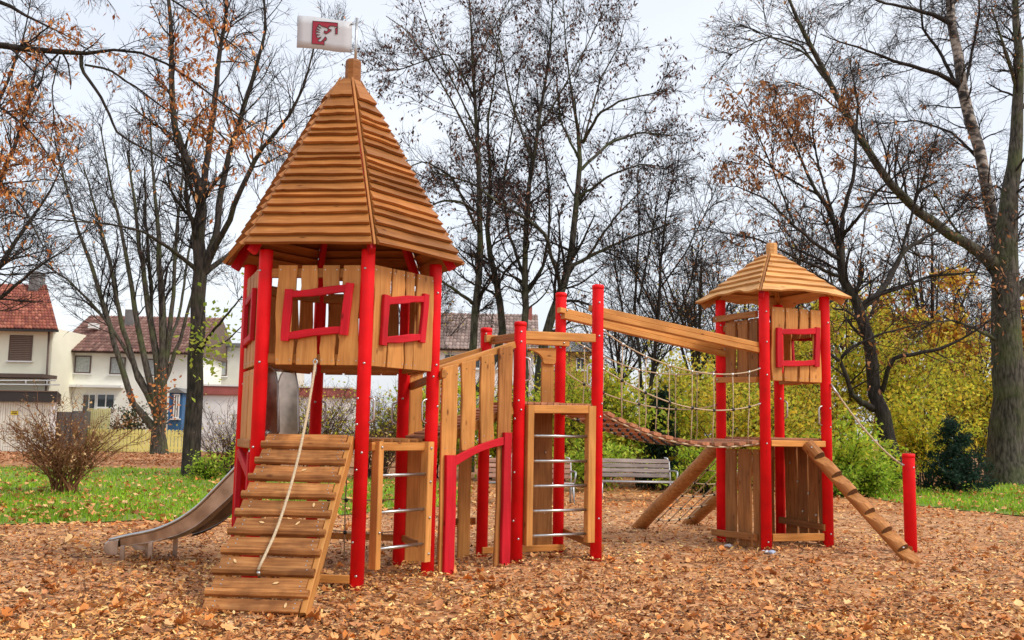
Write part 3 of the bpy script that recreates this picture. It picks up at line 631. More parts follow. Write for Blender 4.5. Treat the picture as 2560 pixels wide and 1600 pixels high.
# ------------------------------------------------------------------ plank bridge between the tall tower and the middle tower
BR = thing('plank_bridge', 'rising wooden plank bridge with board sides between two towers', 'bridge', v3((H[1] + MT[0]) / 2, 0))
FN = Face(H[1], MT[0], .0); FFm = Face(H[2], MT[3], .0)
def side(Fc, mirror, mats, seed):
    r = random.Random(seed); g = bpy.data.objects.new('side_wall', None); link(g, BR, Matrix.Translation(Fc.P(0, 1.3)))
    bd = [(-.50, -.51, -.295, -.315, .0, 2.10, 2.15), (-.235, -.26, -.062, -.066, 1.255, 2.165, 2.215), (.02, .0, .205, .19, 1.33, 2.25, 2.29), (.25, .27, .43, .46, .0, 2.36, 2.40)]
    for i, (a0, a1, b0, b1, zb, zl, zr) in enumerate(bd):
        n = 10; a = wob(n, .010, r); b = wob(n, .010, r); zb_ = -.06 if zb == 0 else zb
        k = Fc.w / 1.2129
        L = [((a0 + (a1 - a0) * j / n + a[j]) * k, zb_ + (zl - zb_) * j / n) for j in range(n + 1)]; R_ = [((b0 + (b1 - b0) * j / n + b[j]) * k, zb_ + (zr - zb_) * j / n) for j in range(n + 1)]
        p = L + R_[::-1]; cx = sum(q[0] for q in p) / len(p); cz = sum(q[1] for q in p) / len(p)
        me = poly_mesh([((q[1] - cz), -(q[0] - cx)) for q in p], .03)
        bevelmod(mobj('plank', me, g, Fc.M(.02 * mirror - (.03 if mirror < 0 else 0)) @ Matrix.Translation((cx, cz, 0)) @ Matrix.Rotation(math.pi / 2, 4, 'Z'), mats[i]), .005)
        for z in (zl - .06, zl - .06, max(zb_ + .08, 1.28)): bolt(g, Fc.P((b0 + b1 - .06) / 2 * k, z, .0505 if mirror > 0 else .0005), Fc.N, NAIL, 'screw'); bolt(g, Fc.P((a0 + a1 + .1) / 2 * k, z, .0505 if mirror > 0 else .0005), Fc.N, NAIL, 'screw')
    hr = plank('handrail', BR, Fc.P(-.535, 2.075, -.012), Fc.P(.53, 2.415, -.012), Fc.N, .075, .045, W_LIGHT)
    plank('side_beam', BR, Fc.P(-.53, 1.33, -.035), Fc.P(.53, 1.70, -.035), Fc.N, .10, .05, W_BEAM)
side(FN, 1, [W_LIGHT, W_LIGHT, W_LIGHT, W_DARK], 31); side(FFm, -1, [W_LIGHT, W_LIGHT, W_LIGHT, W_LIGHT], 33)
A = [H[1] * .9 + H[2] * .1, H[2] * .9 + H[1] * .1]; B = [MT[0] * .9 + MT[3] * .1, MT[3] * .9 + MT[0] * .1]
for i in range(10):
    f = (i + .5) / 10; p = A[0] + (B[0] - A[0]) * f; q = A[1] + (B[1] - A[1]) * f; z = ZH + (ZM - .04 - ZH) * f
    plank('tread', BR, v3(p, z), v3(q, z), (-(B[0] - A[0])[0] * .3, 0, 1), .095, .032, W_BRIDGE)
# red frame under the near side
rg = bpy.data.objects.new('red_frame', None); link(rg, BR, Matrix.Translation(FN.P(0, 0, .08)))
plank('frame_bar', rg, FN.P(-.405, -.08, .075), FN.P(-.40, 1.21, .075), FN.N, .13, .045, RED_W, n=6, amp=.007)
plank('frame_bar', rg, FN.P(.372, -.08, .075), FN.P(.37, 1.45, .075), FN.N, .115, .045, RED_W, n=6, amp=.008)
n = 10; lo = [(-.345 + .655 * i / n, 1.10 + .215 * i / n + .035 * math.sin(math.pi * i / n)) for i in range(n + 1)]; hi = [(-.345 + .655 * i / n, 1.20 + .20 * i / n + .02 * math.sin(math.pi * i / n)) for i in range(n + 1)]
me = poly_mesh(lo + hi[::-1], .038); bevelmod(mobj('frame_bar', me, rg, FN.M(.055), RED_W), .005)
# far lower board and braces
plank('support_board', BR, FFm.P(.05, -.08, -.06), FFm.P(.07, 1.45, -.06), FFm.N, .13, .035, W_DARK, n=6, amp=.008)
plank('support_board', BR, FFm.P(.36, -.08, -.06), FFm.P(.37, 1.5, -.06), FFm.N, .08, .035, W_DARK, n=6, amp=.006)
plank('brace', BR, FFm.P(.02, .42, -.1), FFm.P(.50, .42, -.1), FFm.N, .08, .04, W_BEAM)

# ------------------------------------------------------------------ middle platform tower
T2 = thing('platform_tower', 'open middle platform tower on four red posts with rung ladder', 'play tower', v3(sum(MT) / 4, 0))
mb = {0: [(10, 2.56), (12, 2.45), (-5, 1.80), (20, 1.70), (-40, 1.6), (-35, 1.02), (-35, .5), (15, .31)], 1: [(10, 2.97), (12, 2.58), (50, 1.8), (30, 1.65), (20, .5)], 2: [(0, 2.9), (0, 2.5)], 3: [(0, 2.6)]}
MP = [post(T2, MT[k], (2.67, 3.179, 3.179, 2.67)[k], .067, mb[k], True) for k in range(4)]
FM = [Face(MT[0], MT[1], .03), Face(MT[1], MT[2], .0), Face(MT[2], MT[3], .0), Face(MT[3], MT[0], 0)]
FB = Face(MT[3], MT[2], .0)                                          # back plane seen from inside
plank('top_beam', T2, FM[0].P(-.47, 2.53, -.02), FM[0].P(.47, 2.555, -.02), FM[0].N, .095, .06, W_LIGHT)
o = plank('top_beam', T2, FB.P(-.575, 2.54, .085), FB.P(.58, 2.558, .085), FB.N, .085, .055, W_LIGHT)
for u in (-.49, .5): bolt(o, FB.P(u, 2.55, .113), FB.N)
plank('top_beam', T2, FM[3].P(-.40, 2.52, -.03), FM[3].P(.36, 2.52, -.03), FM[3].N, .09, .05, W_BEAM)
# arch board and upright at the back
n = 8; arc = [(.40 - .16 + 0, 2.30)]
arch = [(.02, 2.46), (.42, 2.49), (.415, 2.31), (.395, 2.285), (.255, 2.285), (.235, 2.31)] + [(.235 - .20 * (1 - math.cos(i / n * math.pi / 2)), 2.31 + .13 * math.sin(i / n * math.pi / 2)) for i in range(1, n + 1)][::1]
me = poly_mesh([(x, z) for x, z in arch], .035); bevelmod(mobj('arch_board', me, T2, FB.M(.03), W_LIGHT), .004)
plank('upright_board', T2, FB.P(.325, ZM, .02), FB.P(.325, 2.31, .02), FB.N, .175, .03, W_LIGHT)
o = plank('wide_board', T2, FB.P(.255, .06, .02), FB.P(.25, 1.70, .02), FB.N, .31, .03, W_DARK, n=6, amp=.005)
bolt(o, FB.P(.3, 1.22, .035), FB.N); bolt(o, FB.P(.3, .5, .035), FB.N, NAIL, 'screw')
for z in (2.2, 1.95): bolt(T2, FB.P(.29, z, .035), FB.N, NAIL, 'screw')
deck(T2, [MT[0], MT[1], MT[2], MT[3]], ZM, FM[1].u, W_BRIDGE, .085, .03)
plank('rim_beam', T2, FM[0].P(-.37, 1.712, .025), FM[0].P(.345, 1.728, .025), FM[0].N, .09, .06, W_LIGHT)
for k in (1, 3): plank('rim_beam', T2, FM[k].P(-.33, 1.71, 0), FM[k].P(.33, 1.71, 0), FM[k].N, .08, .05, W_BEAM)
plank('rim_beam', T2, FB.P(-.42, 1.71, 0), FB.P(.42, 1.71, 0), FB.N, .08, .05, W_BEAM)
LD2 = bpy.data.objects.new('ladder', None); link(LD2, T2, Matrix.Translation(FM[0].P(0, .2)))
plank('stile', LD2, FM[0].P(-.412, .235, 0.02), FM[0].P(-.414, 1.758, .02), FM[0].N, .08, .09, W_LIGHT)
plank('stile', LD2, FM[0].P(.393, .24, .02), FM[0].P(.397, 1.77, .02), FM[0].N, .10, .09, W_LIGHT)
for z in (1.42, 1.144, .871, .601, .335): tube('rung', LD2, [FM[0].P(-.38, z, .02), FM[0].P(.36, z, .02)], .0165, STEEL, 10)
handle(MP[0], MT[0], (.97, -.1), 2.02, 2.28); handle(MP[1], MT[1], (-.97, -.2), 2.0, 2.26)
plank('brace', T2, FB.P(-.55, .10, .06), FB.P(.57, .09, .06), FB.N, .075, .05, W_BEAM)
plank('brace', T2, FM[1].P(-.44, .165, .06), FM[1].P(.40, .28, .06), FM[1].N, .085, .05, W_DARK)

# ------------------------------------------------------------------ double beams sloping from the middle tower to the small tower
for (a, b, nm, lab) in (((MT[1], 2.88), (SQ[0], 2.61), 'roof_beam', 'nearer of two sloping double timber beams above the rope bridge'), ((MT[2], 2.92), (SQ[3], 2.62), 'roof_beam', 'farther sloping double timber beam above the rope bridge, behind its twin')):
    d = (b[0] - a[0]) / np.linalg.norm(b[0] - a[0]); nn = np.array([d[1], -d[0]])
    far = 'farther' in lab
    oA = nn * (-.07 if not far else .085)
    p, q = a[0] + oA - d * (.06 if not far else .10), b[0] + oA + d * .05
    BM = thing(nm, lab, 'beam', v3((p + q) / 2, 2.6), group='sloping beams between the towers')
    N3 = Vector((nn[0], nn[1], 0)); pa, qa = v3(p, a[1]), v3(q, b[1])
    plank('upper_timber', BM, pa + Vector((0, 0, .035)), qa + Vector((0, 0, .035)), N3, .064, .07, W_LIGHT)
    plank('lower_timber', BM, pa + Vector((0, 0, -.036)) + v3(d * .06, 0), qa + Vector((0, 0, -.036)), N3, .066, .095, W_LIGHT)
    bolt(BM, pa + v3(d * .10, .035) + N3 * .036, N3); bolt(BM, qa - v3(d * .10, -.035) + N3 * .036, N3)

# ------------------------------------------------------------------ rope suspension bridge
SB = thing('rope_bridge', 'hanging rope bridge with wooden treads and netted rope sides', 'bridge', v3((MT[1] + SQ[3]) / 2, 1.4))
def curve(pts, n=24):
    P = np.array(pts, float); t = np.linspace(0, 1, len(P)); tt = np.linspace(0, 1, n + 1)
    co = [np.polyfit(t, P[:, k], min(3, len(P) - 1)) for k in range(3)]
    return np.stack([np.polyval(c, tt) for c in co], 1)
nearT = curve([(1.06, 11.39, 2.666), (1.836, 11.9, 2.328), (2.629, 12.42, 2.235), (3.26, 12.80, 2.345)])
nearM = curve([(1.06, 11.39, 2.212), (1.826, 11.9, 1.885), (2.55, 12.37, 1.775), (3.26, 12.80, 1.886)])
farT = curve([(.66, 12.09, 2.66), (1.35, 12.62, 2.38), (2.01, 13.1, 2.272), (2.87, 13.71, 2.345)])
farM = curve([(.66, 12.09, 2.225), (1.187, 12.5, 1.969), (2.01, 13.1, 1.811), (2.87, 13.71, 1.885)])
nearB = curve([(1.08, 11.41, 1.70), (1.726, 11.84, 1.46), (2.45, 12.33, 1.345), (3.24, 12.82, 1.39)])
farB = curve([(.66, 12.12, 1.70), (1.38, 12.65, 1.47), (2.05, 13.15, 1.36), (2.85, 13.72, 1.40)])
for P in (nearT, nearM, farT, farM): tube('side_rope', SB, P, .0082, ROPE, 7)
for P in (nearB, farB): tube('bearing_rope', SB, P - np.array([0, 0, .022]), .011, ROPE, 7)
KN = lathe('knot', [(.014, -.02), (.021, -.008), (.021, .008), (.014, .02)], 10, KNOT)
def ip(P, t):
    x = t * (len(P) - 1); i = min(int(x), len(P) - 2); return P[i] + (P[i + 1] - P[i]) * (x - i)
for Tt, Mm, Bb in ((nearT, nearM, nearB), (farT, farM, farB)):
    for i in range(7):
        t = .115 + .13 * i; a = ip(Tt, t); near_ = lambda C_: min((ip(C_, q) for q in np.linspace(0, 1, 160)), key=lambda p: np.hypot(*(p - a)[:2])); m, b = near_(Mm), near_(Bb)
        r = tube('hanger_rope', SB, [a, (a + m) / 2 + np.array([.008 * rnd.uniform(-1, 1), 0, 0]), m, (m + b) / 2 + np.array([.012 * rnd.uniform(-1, 1), 0, 0]), b], .0068, ROPE, 6)
        mobj('knot', KN, r, Matrix.Translation(Vector(m)) @ Matrix.Rotation(math.pi / 2, 4, 'Y'))
        mobj('clamp', lathe('clamp', [(.014, -.03), (.014, .012)], 8, STEEL), r, Matrix.Translation(Vector(a)))
for i in range(13):
    t = (i + .5) / 13; a, b = ip(nearB, t), ip(farB, t); d = (b - a) / np.linalg.norm(b - a); fw = Vector(ip(nearB, min(1, t + .03)) - ip(nearB, max(0, t - .03)))
    up = fw.cross(Vector(d)); up = up if up.z > 0 else -up
    a2 = a - d * .045; b2 = b + d * .045
    o = plank('tread', SB, Vector(a2) + Vector((0, 0, .012)), Vector(b2) + Vector((0, 0, .012)), up, .108, .042, W_BRIDGE, c=.01)
    for k in range(5):
        p = a + (b - a) * (.04 + .23 * k); mobj('knot', KN, o, Matrix.Translation(Vector(p) - Vector((0, 0, .02)) + fw.normalized() * .095) @ frame((0, 0, 0), fw, (0, 0, 1)) @ Matrix.Rotation(math.pi / 2, 4, 'Y'))
for P in (nearT, nearM): tube('end_fitting', SB, [P[-1] + (P[-2] - P[-1]) * .4, P[-1] + (P[-1] - P[-2]) * .25], .014, STEEL, 8); tube('end_fitting', SB, [P[0] + (P[1] - P[0]) * .4, P[0]], .014, STEEL, 8)
for P in (farT, farM): tube('end_fitting', SB, [P[-1] + (P[-2] - P[-1]) * .4, P[-1]], .014, STEEL, 8)

# ------------------------------------------------------------------ small square tower
SC = sum(SQ) / 4
T3 = thing('square_play_tower', 'small square wooden play tower with red posts and low scalloped roof', 'play tower', v3(SC, 0))
sb = {0: [(10, 3.09), (12, 2.69), (10, 2.26), (0, 1.37), (5, .12)], 1: [(20, 3.0), (30, 1.85), (30, 1.6), (10, .2), (35, 1.1)], 2: [(0, 2.0)], 3: [(-10, 3.0), (-10, 1.4)]}
SP = [post(T3, SQ[k], 3.36, .070, sb[k]) for k in range(4)]
FS = [Face(SQ[0], SQ[1], .012), Face(SQ[1], SQ[2], .012), Face(SQ[2], SQ[3], .012), Face(SQ[3], SQ[0], .012)]   # front-right, back-right, back-left, front-left
wall_panel(T3, FS[0], [(-.41, -.40, -.245, -.195), (-.21, -.16, 0, .028), (.035, .065, .19, .205), (.215, .242, .40, .40)], 2.19, 3.165, W_LIGHT,
           ((-.35, 2.875), (.365, 2.915), (.335, 2.41), (-.355, 2.375), .08), seed=41)
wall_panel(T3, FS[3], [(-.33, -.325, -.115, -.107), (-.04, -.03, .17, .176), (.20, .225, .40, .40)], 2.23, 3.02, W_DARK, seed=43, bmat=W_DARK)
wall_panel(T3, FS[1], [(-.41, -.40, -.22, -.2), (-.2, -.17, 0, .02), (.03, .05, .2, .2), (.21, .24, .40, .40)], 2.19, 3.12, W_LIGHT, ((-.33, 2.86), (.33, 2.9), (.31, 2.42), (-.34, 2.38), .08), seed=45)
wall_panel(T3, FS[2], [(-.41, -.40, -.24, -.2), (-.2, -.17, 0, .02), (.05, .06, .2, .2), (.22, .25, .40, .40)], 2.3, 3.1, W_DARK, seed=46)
o = plank('rail_end', T3, FS[3].P(-.56, 3.09, .05), FS[3].P(.42, 3.07, .05), FS[3].N, .085, .05, W_DARK); bolt(o, FS[3].P(-.47, 3.09, .076), FS[3].N)
o = plank('rail_end', T3, FS[3].P(-.52, 2.235, .05), FS[3].P(.42, 2.2, .05), FS[3].N, .075, .05, W_BEAM); bolt(o, FS[3].P(-.45, 2.235, .076), FS[3].N)
deck(T3, [SC + (p - SC) * .95 for p in SQ], ZS, FS[0].u, W_BRIDGE, .1)
for k in range(4): plank('rim_beam', T3, FS[k].P(-.435, 1.375, .01), FS[k].P(.435, 1.375, .01), FS[k].N, .08, .06, W_LIGHT)
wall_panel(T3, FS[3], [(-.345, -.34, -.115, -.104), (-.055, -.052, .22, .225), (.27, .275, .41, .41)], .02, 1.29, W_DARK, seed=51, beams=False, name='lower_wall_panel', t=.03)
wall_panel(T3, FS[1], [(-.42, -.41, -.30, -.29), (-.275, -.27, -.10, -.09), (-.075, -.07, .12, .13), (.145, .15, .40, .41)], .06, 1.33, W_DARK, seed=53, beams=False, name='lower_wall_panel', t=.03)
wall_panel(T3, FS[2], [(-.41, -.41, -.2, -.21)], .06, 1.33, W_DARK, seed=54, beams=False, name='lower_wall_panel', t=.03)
plank('brace', T3, FS[3].P(-.545, .14, .10), FS[3].P(.42, .17, .10), FS[3].N, .085, .05, W_DARK)
plank('brace', T3, FS[1].P(-.52, .28, -.08), FS[1].P(.42, .30, -.08), FS[1].N, .085, .05, W_DARK)
plank('brace', T3, FS[0].P(-.42, .17, .0), FS[0].P(.40, .16, .0), FS[0].N, .095, .05, W_BEAM)
for (u, z) in ((.28, 1.1), (.12, .85), (-.1, .7), (.02, .45), (-.25, .42)):   # climbing holds' bolts on the inner boards
    bolt(T3, FS[1].P(u, z, -.002), -FS[1].N, lathe('hold_bolt', [(.018, 0), (.014, .012)], 8, STEEL), 'hold_bolt')
handle(SP[2], SQ[2], (.8, -.6), 1.72, 1.97); handle(SP[1], SQ[1], (-.9, -.4), 1.62, 1.88)
RS = bpy.data.objects.new('roof', None); link(RS, T3, Matrix.Translation(v3(SC, 3.3)))
srot = math.atan2(*(SQ[0] - SC)[::-1])
roof_faces(RS, SC, 4, srot, 3.30, 3.965, 1.03, .075, [0, .21, .35, .48, .61, .75, .87, 1.0], W_ROOF2, random.Random(61), .03, .026, True)
for k in range(4):
    dA = (SQ[k] - SC) / np.linalg.norm(SQ[k] - SC); plank('rafter', RS, v3(SC + dA * .95, 3.27), v3(SC + dA * .1, 3.86), (0, 0, 1), .06, .08, RED_W if k == 0 else W_BEAM)
mobj('finial', lathe('finial', [(.08, 3.86), (.078, 4.12), (.07, 4.14)], 9, W_ROOF2, False), RS, Matrix.Translation(v3(SC + np.array([.015, 0]), 0)))

# ------------------------------------------------------------------ notched climbing log, red post and hand rope
LG = thing('notched_log', 'notched climbing log leaning against the small tower', 'climbing log', (4.8, 11.9, 0))
a = Vector((3.935, 13.03, 1.36)); b = Vector((4.86, 11.80, -.06)); d = (b - a); L = d.length; M = frame((a + b) / 2, d, (.1, -.75, .75))
n, sd = 110, 20; Rl = .09; V = []; Fc = []
NT = [.13, .285, .435, .585, .735, .875]
for i in range(n + 1):
    x = -L / 2 + L * i / n; f = i / n
    depth = 1.0
    for tn in NT:
        u = (f - (tn - .012)) / .115
        if 0 <= u <= 1: depth = min(depth, .02 + .98 * u)            # cut in sharply, rise out gently
    for k in range(sd):
        th = 2 * math.pi * k / sd; y = Rl * math.cos(th); z = Rl * math.sin(th); z = min(z, Rl * (depth * 1.0) if depth < 1 else 9)
        V.append((x, y, z))
for i in range(n):
    for k in range(sd): Fc.append((i * sd + k, i * sd + (k + 1) % sd, (i + 1) * sd + (k + 1) % sd, (i + 1) * sd + k)[::-1])
Fc += [tuple(range(sd)), tuple(range(n * sd, (n + 1) * sd))[::-1]]
me = py_mesh('log', V, Fc)
bm = bmesh.new(); bm.from_mesh(me); bmesh.ops.recalc_face_normals(bm, faces=bm.faces); bm.to_mesh(me); bm.free()
lo = mobj('log', me, LG, M, W_LOG); me.materials.append(mat_wood('end_grain', (.07, .03, .012), (.12, .055, .022), (.17, .08, .035), .7, .1))
for p in me.polygons:
    if abs(p.normal.x) > .75: p.material_index = 1
bolt(lo, M @ Vector((L / 2 - .28, -.04, Rl * .88)), M.to_3x3() @ Vector((0, -.4, 1))); bolt(lo, M @ Vector((-L / 2 + .1, -.05, Rl * .8)), M.to_3x3() @ Vector((0, -.5, 1)))
PS = thing('red_post', 'short free-standing red post at the foot of the notched log', 'post', (5.13, 12.711, 0))
po = post(PS, np.array([5.13, 12.711]), 1.27, .077, [(25, 1.1), (-70, 1.13)], True); po.name = 'shaft'
HRp = thing('hand_rope', 'beige hand rope from the small tower down to the red post', 'rope', (4.66, 12.93, 1.6))
Pr = curve([(4.285, 13.14, 2.175), (4.60, 12.93, 1.64), (4.85, 12.79, 1.31), (5.06, 12.70, 1.125)]); tube('rope', HRp, Pr, .0115, ROPE, 8)
for q0, q1 in ((Pr[0], Pr[2]), (Pr[-2], Pr[-1])): tube('end_fitting', HRp, [q0, q1], .017, STEEL, 8)

# ------------------------------------------------------------------ log net climber behind the small tower
NC = thing('climbing_net', 'rope climbing net strung between two sloping logs behind the small tower', 'climbing net', (2.6, 15.6, 0))
l0a, l0b = Vector((2.93, 14.05, 1.30)), Vector((2.06, 15.62, .02)); l1a, l1b = Vector((3.86, 14.5, 1.3)), Vector((2.98, 16.3, .04))
for a, b in ((l0a, l0b), (l1a, l1b)):
    e = (b - a).normalized(); P = [a - e * .05] + [a + (b - a) * t + Vector((.02 * math.sin(5 * t), 0, 0)) for t in (.2, .4, .6, .8)] + [b + e * .1]
    o = tube('log', NC, P, [.10, .103, .105, .104, .102, .10], W_LOG, 16)
plank('top_log', NC, l0a + Vector((0, 0, .06)), l1a + Vector((0, 0, .06)), (0, 0, 1), .09, .09, W_LOG, c=.02)
def np_pt(u, v): 
    a = l0a.lerp(l0b, v); b = l1a.lerp(l1b, v); p = a.lerp(b, u); p.z -= .12 * 4 * u * (1 - u) * .5; return p
for v in (.08, .24, .40, .56, .72, .88): tube('net_rope', NC, [np_pt(u, v) for u in np.linspace(.03, .97, 7)], .009, ROPE, 6)
for u in (.2, .4, .6, .8):
    r = tube('net_rope', NC, [np_pt(u, v) for v in np.linspace(.02, .93, 8)], .009, ROPE, 6)
    for v in (.08, .24, .40, .56, .72, .88): mobj('knot', KN, r, Matrix.Translation(np_pt(u, v)))
# ------------------------------------------------------------------ benches
def bench(label, x, y, wid, rz, mat):
    B = thing('park_bench', label, 'bench', (x, y, 0), 'park benches by the shrubs')
    R = Matrix.Translation((x, y, 0)) @ Matrix.Rotation(rz, 4, 'Z')
    P = lambda a, b, c: R @ Vector((a, b, c))
    for i in range(4): plank('back_slat', B, P(-wid / 2, .26 + .035 * i, .55 + .105 * i), P(wid / 2, .26 + .035 * i, .55 + .105 * i), R.to_3x3() @ Vector((0, -1, .33)), .092, .03, mat)
    for i in range(4): plank('seat_slat', B, P(-wid / 2, -.2 + .115 * i, .44 - .006 * i), P(wid / 2, -.2 + .115 * i, .44 - .006 * i), (0, 0, 1), .1, .03, mat)
    tube('front_rail', B, [P(-wid / 2 - .02, -.26, .425), P(wid / 2 + .02, -.26, .425)], .02, ZINC, 8)
    for s in (-1, 1):
        e = s * (wid / 2 + .0)
        tube('back_frame', B, [P(e, .22, .40), P(e, .27, .55), P(e, .37, .85), P(e - s * .03, .40, .93), P(e - s * .1, .405, .945)], .02, ZINC, 8)
        tube('armrest', B, [P(e, .3, .66), P(e + s * .06, .1, .665), P(e + s * .06, -.2, .655), P(e + s * .05, -.25, .6), P(e + s * .03, -.25, .43)], .018, ZINC, 8)
        tube('leg', B, [P(e, -.25, .43), P(e + s * .01, -.28, .2), P(e + s * .02, -.3, -.05)], .022, ZINC, 8)
        tube('leg', B, [P(e, .22, .42), P(e, .28, .2), P(e, .32, -.05)], .022, ZINC, 8)
    return B
bench('weathered grey slatted bench beneath the hanging rope bridge', 2.83, 22.0, 1.62, math.radians(4), W_BENCH)
bench('reddish slatted bench half hidden behind the middle platform tower', .42, 20.6, 1.78, math.radians(2), W_BENCH2)

# ------------------------------------------------------------------ buildings
def box(name, parent, x0, x1, y0, y1, z0, z1, mat, bev=0):
    me = py_mesh(name, [(sx * (x1 - x0) / 2, sy * (y1 - y0) / 2, sz * (z1 - z0) / 2) for sz in (-1, 1) for sx, sy in ((-1, -1), (1, -1), (1, 1), (-1, 1))], [(3, 2, 1, 0), (4, 5, 6, 7), (0, 1, 5, 4), (1, 2, 6, 5), (2, 3, 7, 6), (3, 0, 4, 7)])
    o = mobj(name, me, parent, Matrix.Translation(((x0 + x1) / 2, (y0 + y1) / 2, (z0 + z1) / 2)), mat)
    if bev: bevelmod(o, bev)
    return o
def PX(x, y, Y): return float(at(x, y, Y)[0])
def PZ(x, y, Y): return float(at(x, y, Y)[2])
M_CREAM = mat_plain('cream_render', (.86, .84, .66), .9, var=.06, scale=.8, bump=.1)
M_CREAM2 = mat_plain('pale_cream_render', (.90, .89, .80), .9, var=.06, scale=.8, bump=.1)
M_WHITE = mat_plain('white_render', (.90, .90, .88), .9, var=.06, scale=.8, bump=.1)
M_GREYW = mat_plain('grey_beige_render', (.66, .64, .56), .9, var=.1, scale=.8, bump=.1)
M_TRIM = mat_plain('white_trim', (.78, .78, .76), .6, var=.05)
M_GLASS, _n, _l, _b = newmat('window_glass'); _b.inputs['Base Color'].default_value = (.06, .075, .085, 1); _b.inputs['Roughness'].default_value = .08; _b.inputs['Specular IOR Level'].default_value = .8
M_CURT = mat_plain('net_curtain', (.42, .45, .44), .9, var=.3, scale=9)
M_SHUT = mat_plain('brown_shutter', (.14, .09, .065), .7, var=.2, scale=4)
M_FASC = mat_plain('dark_fascia', (.028, .024, .022), .7, var=.2)
M_PIPE = mat_plain('brown_downpipe', (.12, .075, .055), .6, var=.1)
M_TILE = mat_leafy('clay_tiles', .75, 0)
M_BLUE = mat_plain('blue_painted_boards', (.035, .13, .29), .6, var=.15)
M_YEL = mat_plain('yellow_painted_pickets', (.86, .78, .26), .7, var=.12, scale=3)
M_YEL2 = mat_plain('pale_yellow_paling', (.74, .70, .34), .7, var=.12, scale=3)
M_SIGN = mat_plain('yellow_sign', (.75, .55, .02), .5, var=.03)
M_INK = mat_plain('black_lettering', (.01, .01, .01), .6, var=.02)
M_GREYB = mat_plain('grey_sheet_metal', (.17, .165, .16), .6, var=.2, scale=2)
M_REDB = mat_plain('dull_red_band', (.34, .10, .085), .8, var=.15, scale=2)
M_GDOOR = mat_plain('ivory_steel_door', (.74, .72, .62), .55, var=.06, scale=1)
def roof_tiles(parent, A, B, C, D, nr, nc, cols, seed):
    """A eave left, B eave right, C ridge right, D ridge left; rows of pan tiles with raised lower edges"""
    r = np.random.default_rng(seed); A, B, C, D = [np.array(p, float) for p in (A, B, C, D)]
    up = (D - A + C - B); hz = B - A; nrm = np.cross(hz, up); nrm /= np.linalg.norm(nrm); nrm *= 1 if nrm[2] > 0 else -1
    V = []; Q = []; col = []
    cols = np.array(cols)
    for i in range(nr):
        v0, v1 = i / nr, min(1, (i + 1.25) / nr)
        for j in range(nc):
            u0, u1 = j / nc, (j + 1.0) / nc; c = cols[r.integers(len(cols))] * r.uniform(.75, 1.2); k = len(V)
            for uu, hgt in ((u0, .02), (u0 + (u1 - u0) * .35, .075), (u0 + (u1 - u0) * .7, .03), (u1, .015)):
                for vv, ex in ((v0, .045), (v1, .0)):
                    p = (A + (B - A) * uu) * (1 - vv) + (D + (C - D) * uu) * vv; V.append(p + nrm * (hgt + ex)); col.append(c)
            for s in range(3): Q.append((k + s * 2, k + s * 2 + 2, k + s * 2 + 3, k + s * 2 + 1))
            # front lip
            for s in range(3):
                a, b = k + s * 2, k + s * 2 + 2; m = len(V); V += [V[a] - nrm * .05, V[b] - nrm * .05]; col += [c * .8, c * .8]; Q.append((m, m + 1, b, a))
    o = mobj('tiles', np_mesh('tiles', np.array(V), np.array(Q), mat=M_TILE, col=np.array(col)), parent); o['kind'] = 'stuff'; return o
def window(parent, x0, y0, x1, y1, Y, kind='glass'):
    X0, X1 = PX(x0, (y0 + y1) / 2, Y), PX(x1, (y0 + y1) / 2, Y); Z1, Z0 = PZ((x0 + x1) / 2, y0, Y), PZ((x0 + x1) / 2, y1, Y)
    g = bpy.data.objects.new('window', None); link(g, parent, Matrix.Translation(((X0 + X1) / 2, Y, Z0)))
    fw = .07
    if kind == 'shutter':
        n = 14
        for i in range(n): box('slat', g, X0 + .05, X1 - .05, Y - .05, Y - .02, Z0 + (Z1 - Z0) * i / n + .008, Z0 + (Z1 - Z0) * (i + 1) / n - .008, M_SHUT)
        fm = M_SHUT
    else:
        fm = M_PIPE if kind == 'brown' else M_TRIM
        box('pane', g, X0 + fw, X1 - fw, Y - .015, Y - .008, Z0 + fw, Z1 - fw, M_CURT if kind == 'brown' else M_GLASS)
        if kind == 'glass': box('mullion', g, (X0 + X1) / 2 - .03, (X0 + X1) / 2 + .03, Y - .05, Y - .017, Z0 + fw, Z1 - fw, fm)
    box('frame', g, X0, X0 + fw, Y - .06, Y - .01, Z0, Z1, fm); box('frame', g, X1 - fw, X1, Y - .06, Y - .01, Z0, Z1, fm)
    box('frame', g, X0 + fw, X1 - fw, Y - .058, Y - .01, Z1 - fw, Z1, fm); box('frame', g, X0 + fw, X1 - fw, Y - .058, Y - .01, Z0, Z0 + fw, fm)
    box('sill', g, X0 - .1, X1 + .1, Y - .14, Y - .005, Z0 - .08, Z0 - .005, M_TRIM)
RED_T = [(.36, .115, .07), (.30, .09, .06), (.42, .155, .10), (.25, .075, .055)]
BRN_T = [(.20, .105, .085), (.16, .085, .07), (.27, .155, .125), (.18, .09, .075)]
